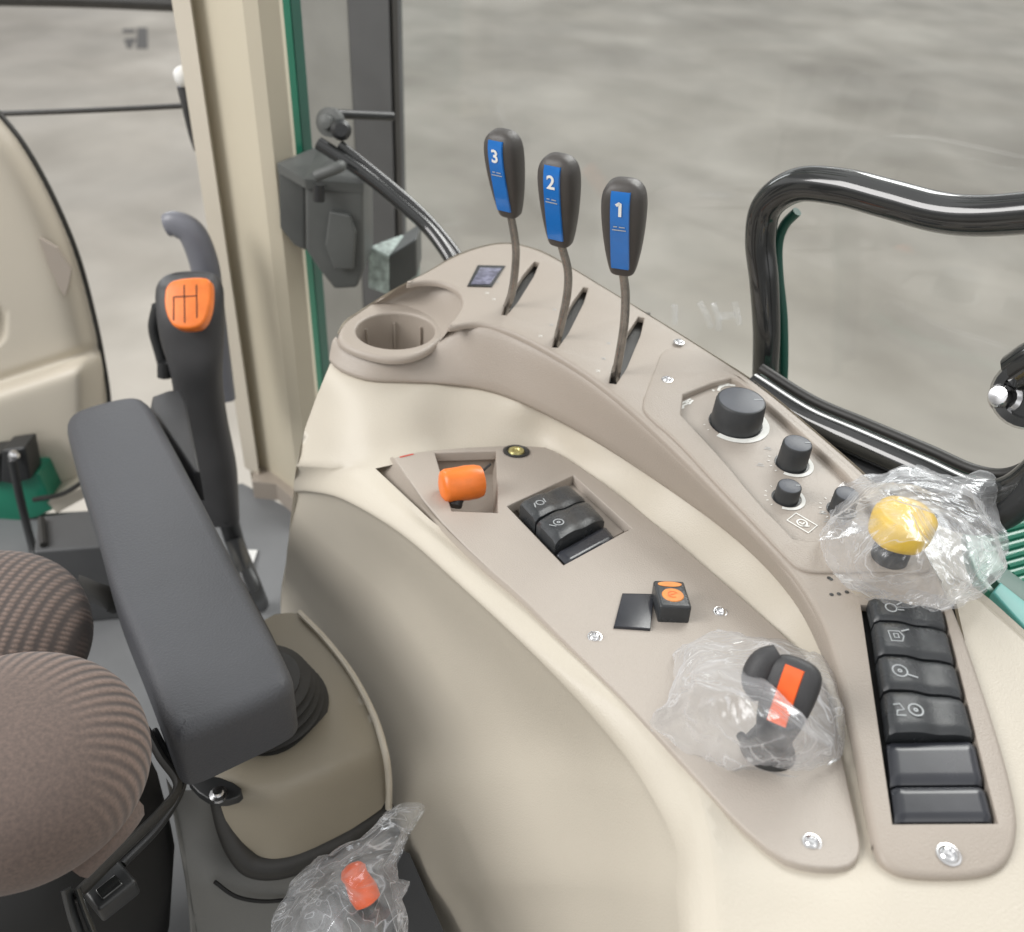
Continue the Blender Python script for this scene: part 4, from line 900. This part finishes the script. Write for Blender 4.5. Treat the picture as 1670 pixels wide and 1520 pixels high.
jb_ = thing('junction_box', 'dark grey plastic box fixed to the green edged pillar', 'box', PY(540, 400, 1.15))
def pybox(front, Y, dy, m, name, parent, bev=.004, top=None, slx=0.0):
    fr = [PY(x, y, Y) for x, y in front]; bk = [p + V((slx, dy, 0)) for p in fr]
    n = len(fr); bm = bmesh.new(); a = [bm.verts.new(p) for p in fr]; b = [bm.verts.new(p) for p in bk]
    bm.faces.new(a); bm.faces.new(b[::-1])
    for i in range(n): bm.faces.new((a[i], b[i], b[(i + 1) % n], a[(i + 1) % n]))
    bmesh.ops.recalc_face_normals(bm, faces=bm.faces)
    if bev: bmesh.ops.bevel(bm, geom=list(bm.edges), offset=bev, segments=3, profile=.6, affect='EDGES', clamp_overlap=True)
    bm.verts.index_update(); v = [x.co.copy() for x in bm.verts]; f = [[x.index for x in q.verts] for q in bm.faces]; bm.free()
    return mk(name, v, f, m, parent, 40)
pybox([(452, 268), (497, 292), (497, 410), (478, 400), (455, 372)], 1.16, .06, 'box_grey', 'box_side', jb_, .004, slx=.05)
pybox([(497, 292), (592, 300), (594, 440), (582, 470), (545, 472), (520, 440), (498, 408)], 1.13, .08, 'box_grey', 'box_body', jb_, .005)
lid = [PY(452, 266, 1.16), PY(497, 292, 1.125), PY(592, 300, 1.13), PY(560, 240, 1.22), PY(520, 238, 1.24)]
fixn(mk('box_lid', lid + [q - V((0, 0, .012)) for q in lid], [(0, 1, 2, 3, 4), (9, 8, 7, 6, 5)] + [(i, (i + 1) % 5, 5 + (i + 1) % 5, 5 + i) for i in range(5)], 'box_grey', jb_, 30))
pybox([(537, 345), (570, 352), (580, 380), (576, 440), (545, 440), (530, 400)], 1.118, .01, 'box_grey', 'box_ridge', jb_, .003)
mk('latch', *tubev([PY(520, 300, 1.115), PY(520, 328, 1.113)], .007, 12, 4), 'black', jb_)
mk('handle_stub', *tubev([PY(515, 287, 1.11), PY(550, 274, 1.11), PY(556, 270, 1.12)], .007, 12, 8), 'box_grey', jb_)
pybox([(437, 262), (456, 266), (454, 322), (438, 318)], 1.18, .02, 'green', 'green_bracket', jb_, .002)

br = thing('relay_box', 'smaller dark box with pale label behind the cup holder', 'box', PY(640, 430, 1.2))
pybox([(600, 402), (634, 418), (634, 482), (600, 470)], 1.20, .05, 'pale_label', 'label_face', br, .003, slx=.04)
pybox([(634, 418), (679, 390), (680, 450), (634, 484)], 1.20, .06, 'box_grey', 'box_body', br, .003)

ws = thing('wiper_arm', 'pair of glossy black rods with pivot sloping down behind the console', 'rod linkage', PY(545, 200, 1.2))
for dx, dy, r in ((0, 0, .0085), (22, 2, .006)):
    mk('rod', *tubev([PY(520 + dx * 1.6, 234 + dy, 1.16), PY(590 + dx, 284 + dy - 4, 1.14), PY(655 + dx * .8, 333, 1.12), (PY(700 + dx * .6, 374, 1.10)), PY(732 + dx * .7, 418, 1.07), PY(740 + dx * .7, 440, 1.06)], r, 12, 40), 'rail_black', ws)
mk('pivot', *lathev([(.018, 0), (.018, .012), (.010, .014), (.009, .022), (.003, .024)], PY(543, 200, 1.2), (-.3, -.9, .3), 20), 'box_grey', ws, 40)
mk('pivot_cap', *lathev([(.012, 0), (.013, .01), (.008, .016)], PY(556, 212, 1.17), (.2, -.9, .3), 20), 'black', ws, 40)
mk('cross_rod', *tubev([PY(548, 186, 1.2), PY(640, 190, 1.26)], .006, 10, 4), 'black', ws)

# side window glass
gw = thing('side_window', 'large clear window pane behind the numbered levers with faint letter reflections drawn on it', 'window', PK(900, 500, 1.10))
gl4 = [PK(645, -200, 1.10), PK(1900, -250, 1.10)]
z_lo = -.62
pa, pb = PK(660, 430, 1.10), PK(1900, 700, 1.10)
q = [V((pa.x, pa.y, z_lo)), V((pb.x, pb.y, z_lo)), V((pb.x, pb.y, .6)), V((pa.x, pa.y, .6))]
bk = V((.0025, .0025, 0)); mk('pane', q + [p + bk for p in q], [(0, 1, 2, 3), (7, 6, 5, 4), (0, 4, 5, 1), (1, 5, 6, 2), (2, 6, 7, 3), (3, 7, 4, 0)], 'glass', gw, None)
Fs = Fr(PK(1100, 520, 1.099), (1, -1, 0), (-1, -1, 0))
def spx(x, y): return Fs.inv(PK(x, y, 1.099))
v, f = ribbons(Fs, [[spx(1100, 496), spx(1101, 530)], [spx(1140, 492), spx(1152, 512), spx(1160, 535)], [spx(1163, 494), spx(1172, 518), spx(1172, 540)], [spx(1173, 516), spx(1200, 514)], [spx(1198, 492), spx(1206, 530)]], 8, 0)  # translucent strokes drawn on the glass in place of reflected letters
mk('drawn_reflection', v, f, 'reflection_film', gw, None)

# door rail tubes
rail = thing('grab_rail', 'thick glossy black tubular grab rail bent down at the right window', 'grab rail', PK(1250, 640, 1.0))
rp_ = [PK(1250, 660, 1.0), PK(1248, 620, 1.0), PK(1250, 540, 1.0), PK(1246, 460, 1.0), PK(1240, 390, 1.0), PK(1252, 335, 1.0), PK(1300, 302, 1.0), PK(1370, 305, 1.0), PK(1450, 325, 1.0), PK(1530, 346, 1.0), PK(1600, 352, 1.0), PK(1700, 345, 1.0), PK(1850, 330, 1.0)]
mk('rail_tube', *tubev(rp_, lambda t: .0118 + .0034 * min(1, t * 1.6), 24, 110), 'rail_black', rail)
gp = [PK(1274, 668, 1.03), PK(1278, 600, 1.03), PK(1277, 520, 1.03), PK(1270, 450, 1.03), PK(1269, 400, 1.03), PK(1279, 368, 1.03), PK(1300, 345, 1.03)]
mk('green_edge', *tubev(gp, .0045, 12, 40), 'green_dark', rail)
dfr = thing('door_frame', 'curved black and green door frame behind the yellow push knob', 'door frame', PK(1600, 790, .95))
fp = [PK(1225, 628, .93), PK(1310, 682, .93), PK(1400, 722, .93), PK(1500, 766, .93), PK(1575, 800, .93), PK(1630, 806, .93), PK(1680, 780, .93), PK(1725, 720, .93), PK(1745, 600, .93), PK(1755, 480, .93)]
mk('frame_tube', *tubev(fp, .0125, 20, 90), 'rail_black', dfr)
mk('rubber_seal', *tubev([p + V((.010, .016, .009)) for p in fp], .0045, 10, 90), 'rubber', dfr)
mk('lower_tube', *tubev([p + V((-.004, -.006, -.022)) for p in fp], .011, 16, 90), 'black', dfr)
mk('green_lip', *tubev([p + V((.014, .020, .000)) for p in fp[:5]], .0055, 10, 60), 'green', dfr)
hg = thing('hinge_pivot', 'chrome bolt on a dark hinge at the right edge of the photo', 'hinge', PK(1660, 640, .93))
hc_ = PK(1680, 642, .93); hx = (V((0, 0, 0)) - hc_).normalized()
mk('hinge_ring', *lathev([(.024, -.010), (.026, 0), (.024, .008), (.018, .009), (.0165, .004), (.012, .004)], hc_, hx, 30), 'rail_black', hg, 40)
mk('hinge_bolt', *lathev([(.012, -.01), (.012, .004), (.009, .006), (.0085, .014), (.0065, .018), (.001, .019)], PK(1642, 648, .925), hx + V((-.5, 0, .1)), 16), 'chrome', hg, 30)
mk('hinge_washer', *lathev([(.016, -.003), (.016, .001), (.009, .002)], PK(1655, 642, .925), hx, 24), 'steel', hg, 30)
mk('hinge_arm', *tubev([PK(1660, 610, .94), PK(1700, 585, .94), PK(1760, 570, .94)], .016, 14, 10), 'rail_black', hg)

# green fender at right
fen = thing('green_fender', 'green ribbed wheel fender with teal lip at the right edge beyond the console', 'fender', PZ(1650, 900, -.56))
PF = Plane(-.50, 0)
pslab('fender_top', PF, [(1585, 830), (1850, 800), (1850, 1190), (1700, 1050), (1600, 960), (1570, 880)], 'green', fen, thick=10, bev=2, it=1)
for i in range(9):
    a, b = PF.at(1612 + i * 8, 872 + i * 13, .001), PF.at(1700 + i * 8, 848 + i * 13, .001); mk('rib', *tubev([a, b], .0022, 6), 'green', fen)
pslab('teal_lip', Plane(-.47, 0), [(1618, 965), (1632, 948), (1850, 1120), (1850, 1180), (1700, 1055)], 'teal', fen, thick=14, bev=2, it=0)
pslab('dark_gap', Plane(-.485, 0), [(1615, 935), (1640, 925), (1850, 1080), (1850, 1140), (1640, 965)], 'green_dark', fen, thick=8, bev=1, it=0)

# ================================================================== LEFT CREAM PANEL
lf = thing('wheel_arch_panel', 'curved cream panel with black edge trim at the far left', 'trim panel', PY(60, 800, 1.15))
YL = 1.18
arc = [(-260, -60), (-120, 60), (0, 190), (45, 250), (88, 330), (125, 420), (152, 520), (168, 600), (176, 660), (180, 760), (182, 800)]
arcs = [(float(a[0]), float(a[1])) for a in arcres(arc, 46)]
left_b = [(100, 806), (0, 850), (-300, 900)]
fr_ = [PY(x, y, YL) for x, y in arcs + left_b]
lo_ = [(x, y) for x, y in arcs + left_b]
cst = []
for x, y in arcs + left_b: cst.append((x, y))
def patchY(outline, Yf, step):
    bp = []; 
    for i in range(len(outline)):
        a, b = V(outline[i]), V(outline[(i + 1) % len(outline)]); k = max(1, int((b - a).length / step))
        for j in range(k): bp.append(tuple(a.lerp(b, j / k)))
    pts = list(bp); edges = [(i, (i + 1) % len(bp)) for i in range(len(bp))]; arr = np.array(bp)
    y = min(p[1] for p in bp)
    while y < max(p[1] for p in bp):
        x = min(p[0] for p in bp)
        while x < max(p[0] for p in bp):
            if pin((x, y), outline) and np.min(np.hypot(arr[:, 0] - x, arr[:, 1] - y)) > step * .5: pts.append((x, y))
            x += step
        y += step
    vv, ee, ff, *_ = delaunay_2d_cdt([V(p) for p in pts], edges, [], 0, .01)
    keep = [tuple(t)[::-1] for t in ff if pin((sum(vv[i].x for i in t) / 3, sum(vv[i].y for i in t) / 3), outline)]
    return [PY(p.x, p.y, Yf(p.x, p.y)) for p in vv], keep
arr_a = np.array([(float(a[0]), float(a[1])) for a in arcres(arc, 600)])
def lineY(x):  # ledge line
    return 632 - (x / 145.0) * 47
def Yf(x, y):
    d = float(np.min(np.hypot(arr_a[:, 0] - x, arr_a[:, 1] - y)))
    Y = YL + .035 * math.exp(-(d / 26) ** 1.5)                    # rounded outer edge
    e = y - lineY(x)
    k = max(0, min(1, (170 - x) / 40)) if x > 130 else 1
    Y += -.038 * k * (1 / (1 + math.exp(-(e) / 6.0)))    # lower half steps out
    Y += .012 * k * math.exp(-((e + 10) / 9) ** 2)
    dh = math.hypot((x + 22) / 34, (y - 530) / 42); 
    if dh < 1: Y += .03 * (1 - dh ** 6)
    return Y
v, f = patchY(lo_, Yf, 6)
mk('cream_panel', v, f, 'cream', lf, 180)
mk('edge_trim', *tubev([PY(x + 2, y, YL + .038) for x, y in arcs], .0042, 8, 80), 'rubber', lf)
bkl = [PY(x, y, YL + .04) for x, y in arcs]; v, f = loftw([bkl, [p + V((-.07, .10, -.02)) for p in bkl]], 50); fixn(mk('arch_return', v, f, 'cream', lf, 180))
sl = [(63, 388), (92, 405), (116, 440), (112, 462), (106, 483), (96, 470), (78, 430)]
slw = [PY(x, y, YL - .0035) for x, y in sl]; mk('slot_cover', slw + [p + V((0, .006, 0)) for p in slw], [tuple(range(7))[::-1]] + [(i, (i + 1) % 7, 7 + (i + 1) % 7, 7 + i) for i in range(7)], 'taupe', lf, None)

gb = thing('green_bracket', 'green metal bracket with black connectors under the cream arch panel', 'bracket', PY(40, 850, 1.1))
pybox([(-60, 775), (62, 772), (90, 830), (60, 845), (0, 856), (-60, 868)], 1.10, .05, 'green', 'bracket_plate', gb, .004)
pybox([(2, 735), (40, 730), (50, 782), (20, 790), (0, 786)], 1.085, .04, 'black', 'connector', gb, .004)
pybox([(-30, 745), (0, 742), (2, 788), (-30, 792)], 1.085, .04, 'black', 'connector', gb, .004)
mk('clip', *lathev([(.008, 0), (.007, .006), (.002, .008)], PY(24, 742, 1.08), (0, -1, .3), 14), 'chrome', gb, 40)
mk('cable', *tubev([PY(20, 750, 1.07), PY(30, 800, 1.06), PY(42, 850, 1.05), PY(55, 900, 1.03), PY(60, 930, 1.0)], .006, 10, 20), 'black', gb)
st = thing('sill_trim', 'short cream sill strip with black edging left of the armrest tip', 'sill strip', PY(110, 830, 1.1))
pybox([(72, 818), (132, 795), (140, 812), (92, 838)], 1.10, .05, 'cream', 'strip', st, .003)
mk('black_edging', *tubev([PY(55, 815, 1.09), PY(100, 806, 1.09), (PY(135, 786, 1.09)), PY(150, 775, 1.09)], .004, 8, 12), 'rubber', st)
cd = thing('floor_box', 'dark low storage box on the cab floor behind the seat', 'box', PZ(120, 960, -1.0))
bx = [PZ(60, 905, -.97), PZ(240, 905, -.97), PZ(250, 1000, -.97), PZ(40, 1000, -.97)]; tp = [PZ(62, 842, -.86), PZ(170, 830, -.86), PZ(185, 890, -.86), PZ(55, 900, -.86)]
boxpts([V((p.x, p.y, -1.0)) for p in tp] + tp, 'grey_frame_dark', 'box_body', cd, .004)
mk('lid_ridge', *tubev([tp[0] + V((.01, -.01, .004)), tp[3] + V((.01, .01, .004))], .005, 8), 'rubber', cd)

# window bars at upper left
cb = mk('door_cable', *tubev([PY(-40, 187, 1.45), PY(150, 180, 1.45), PY(312, 172, 1.45)], .0042, 8, 12), 'rubber', None, 60); tag(cb, 'thin black bar crossing the upper left window opening', 'bar')
tbp = mk('window_header', *tubev([PY(-60, -4, 2.2), PY(130, 0, 2.2), PY(292, 7, 2.2)], .016, 8, 10), 'rubber', None, 60); tag(tbp, 'dark brown strip along the very top left of the opening', 'strip')
mg = thing('mirror_bracket', 'small pale capped bracket on the left edge of the cream pillar', 'bracket', PY(305, 140, 1.3))
mk('pale_cap', *lathev([(.006, -.012), (.012, -.006), (.0135, 0), (.010, .010), (.003, .013)], PY(300, 125, 1.27), (-.2, -.5, .8), 20), 'paper', mg, 60)
mk('bracket_arm', *tubev([PY(300, 140, 1.28), PY(308, 172, 1.28), PY(318, 215, 1.3), PY(326, 240, 1.32)], .010, 10, 12), 'grip_dark', mg)
fl = thing('floor_marking', 'small dark block marking on the concrete at the upper left', 'marking', PZ(220, 62, ZG))
for q in ([(224, 45), (240, 45), (241, 79), (222, 79)], [(200, 47), (220, 47), (220, 53), (200, 53)], [(203, 63), (221, 62), (221, 69), (203, 70)], [(206, 70), (216, 70), (216, 78), (206, 78)]):
    w = [PZ(x, y, ZG + .004) for x, y in q]; mk('block', w + [p - V((0, 0, .003)) for p in w], [(3, 2, 1, 0), (0, 1, 5, 4), (1, 2, 6, 5), (2, 3, 7, 6), (3, 0, 4, 7)], 'grey_print', fl, None)
pp_ = mk('paper_scrap', [PZ(394, 896, -.996), PZ(420, 897, -.996), PZ(408, 932, -.992), PZ(396, 928, -.996), PZ(394, 896, -.999), PZ(420, 897, -.999), PZ(408, 932, -.995), PZ(396, 928, -.999)], [(3, 2, 1, 0), (4, 5, 6, 7), (0, 1, 5, 4), (1, 2, 6, 5), (2, 3, 7, 6), (3, 0, 4, 7)], 'paper', None, None); tag(pp_, 'small white paper triangle on the grey cab floor', 'paper')

# ================================================================== SEAT
seat = thing('driver_seat', 'driver seat in ribbed brown woven fabric at the lower left', 'seat', PZ(60, 1300, -.95))
def cushion(name, cpx, z0, rx, ry, rz, rot, parent, ribs, e=.85, th0=0.0, k=None, tilt=0.0, fade=None):
    c = PZ(*cpx, z0); nu, nv = 120, 44; v = []; uvs = []; fa = []; cr_, sr = math.cos(rot), math.sin(rot)
    for j in range(nv + 1):
        ph = math.pi / 2 * (1 - j / nv * 1.55)
        for i in range(nu + 1):
            th = 2 * math.pi * i / nu
            cp = math.copysign(abs(math.cos(ph)) ** e, math.cos(ph)); spn = math.copysign(abs(math.sin(ph)) ** .9, math.sin(ph))
            x, y = rx * cp * math.cos(th), ry * cp * math.sin(th); z = rz * spn + tilt * x
            z += .0025 * noise.noise(V((x * 14, y * 14, 1)))
            v.append(c + V((x * cr_ - y * sr, x * sr + y * cr_, z)))
            uvs.append(k(x, y, z, th, j / nv)); fa.append(fade(x, y) if fade else 1.0)
    f = [(j * (nu + 1) + i, (j + 1) * (nu + 1) + i, (j + 1) * (nu + 1) + i + 1, j * (nu + 1) + i + 1) for j in range(nv) for i in range(nu)]
    off = ptrans(parent); me = bpy.data.meshes.new(name); me.from_pydata([tuple(p - off) for p in v], [], f); me.update()
    for p in me.polygons: p.use_smooth = True
    uv = me.uv_layers.new(name='UVMap')
    for l in me.loops: uv.data[l.index].uv = uvs[l.vertex_index]
    at = me.attributes.new('rib', 'FLOAT', 'POINT'); at.data.foreach_set('value', fa)
    me.materials.append(M['fabric']); o = bpy.data.objects.new(name, me); COL.objects.link(o); o.parent = parent; return fixn(o)
cushion('seat_cushion', (-34, 1050), -.64, .092, .098, .060, 0, seat, 0, k=lambda x, y, z, th, t: (x * 120, y * 190 + z * 120))
cushion('side_bolster', (22, 1250), -.530, .084, .081, .054, 0, seat, 0, k=lambda x, y, z, th, t: (math.atan2(y + .05, x + .01) * 13, .25), fade=lambda x, y: min(1, max(0, (math.hypot(x + .01, y + .05) - .075) / .04)))
ub = PZ(20, 1330, -.70)
v, f = lathev([(.02, -.22), (.09, -.20), (.11, -.1), (.112, -.02), (.09, .03), (.02, .05)], ub, (0, 0, 1), 30); mk('seat_base', v, f, 'void', seat, 60)
mk('worn_patch', *tubev([PZ(125, 1410, -.58), PZ(150, 1385, -.575), PZ(190, 1345, -.575), PZ(208, 1320, -.58)], .012, 10, 14), 'fabric', seat)

bl = thing('seat_belt', 'black seat belt straps and buckle hanging beside the brown seat', 'seat belt', PZ(180, 1450, -.7))
mk('strap', *tubev([PZ(238, 1190, -.62), PZ(262, 1235, -.63), PZ(290, 1280, -.64), PZ(262, 1325, -.64), PZ(200, 1385, -.64), (PZ(150, 1435, -.64)), PZ(120, 1465, -.64)], .007, 8, 60, flat=.5), 'rubber', bl)
mk('strap', *tubev([PZ(252, 1192, -.63), PZ(280, 1245, -.64), PZ(298, 1280, -.65), PZ(262, 1345, -.66), PZ(200, 1410, -.66)], .006, 8, 60, flat=.5), 'black', bl)
mk('strap', *tubev([PZ(108, 1450, -.63), PZ(118, 1490, -.64), PZ(135, 1540, -.65)], .009, 8, 20, flat=.4), 'black', bl)
mk('strap', *tubev([PZ(126, 1450, -.63), PZ(140, 1490, -.64), PZ(160, 1540, -.65)], .006, 8, 20, flat=.4), 'rail_black', bl)
Fb = Fr(PZ(178, 1452, -.66), PZ(208, 1425, -.66) - PZ(150, 1470, -.66), (0, 0, 1))
fbox(Fb, -14, 16, -13, 13, -10, 8, 'black', 'buckle', bl, 3)
fbox(Fb, -8, 8, -9, 2, 6, 10, 'rail_black', 'buckle_button', bl, 1.5)
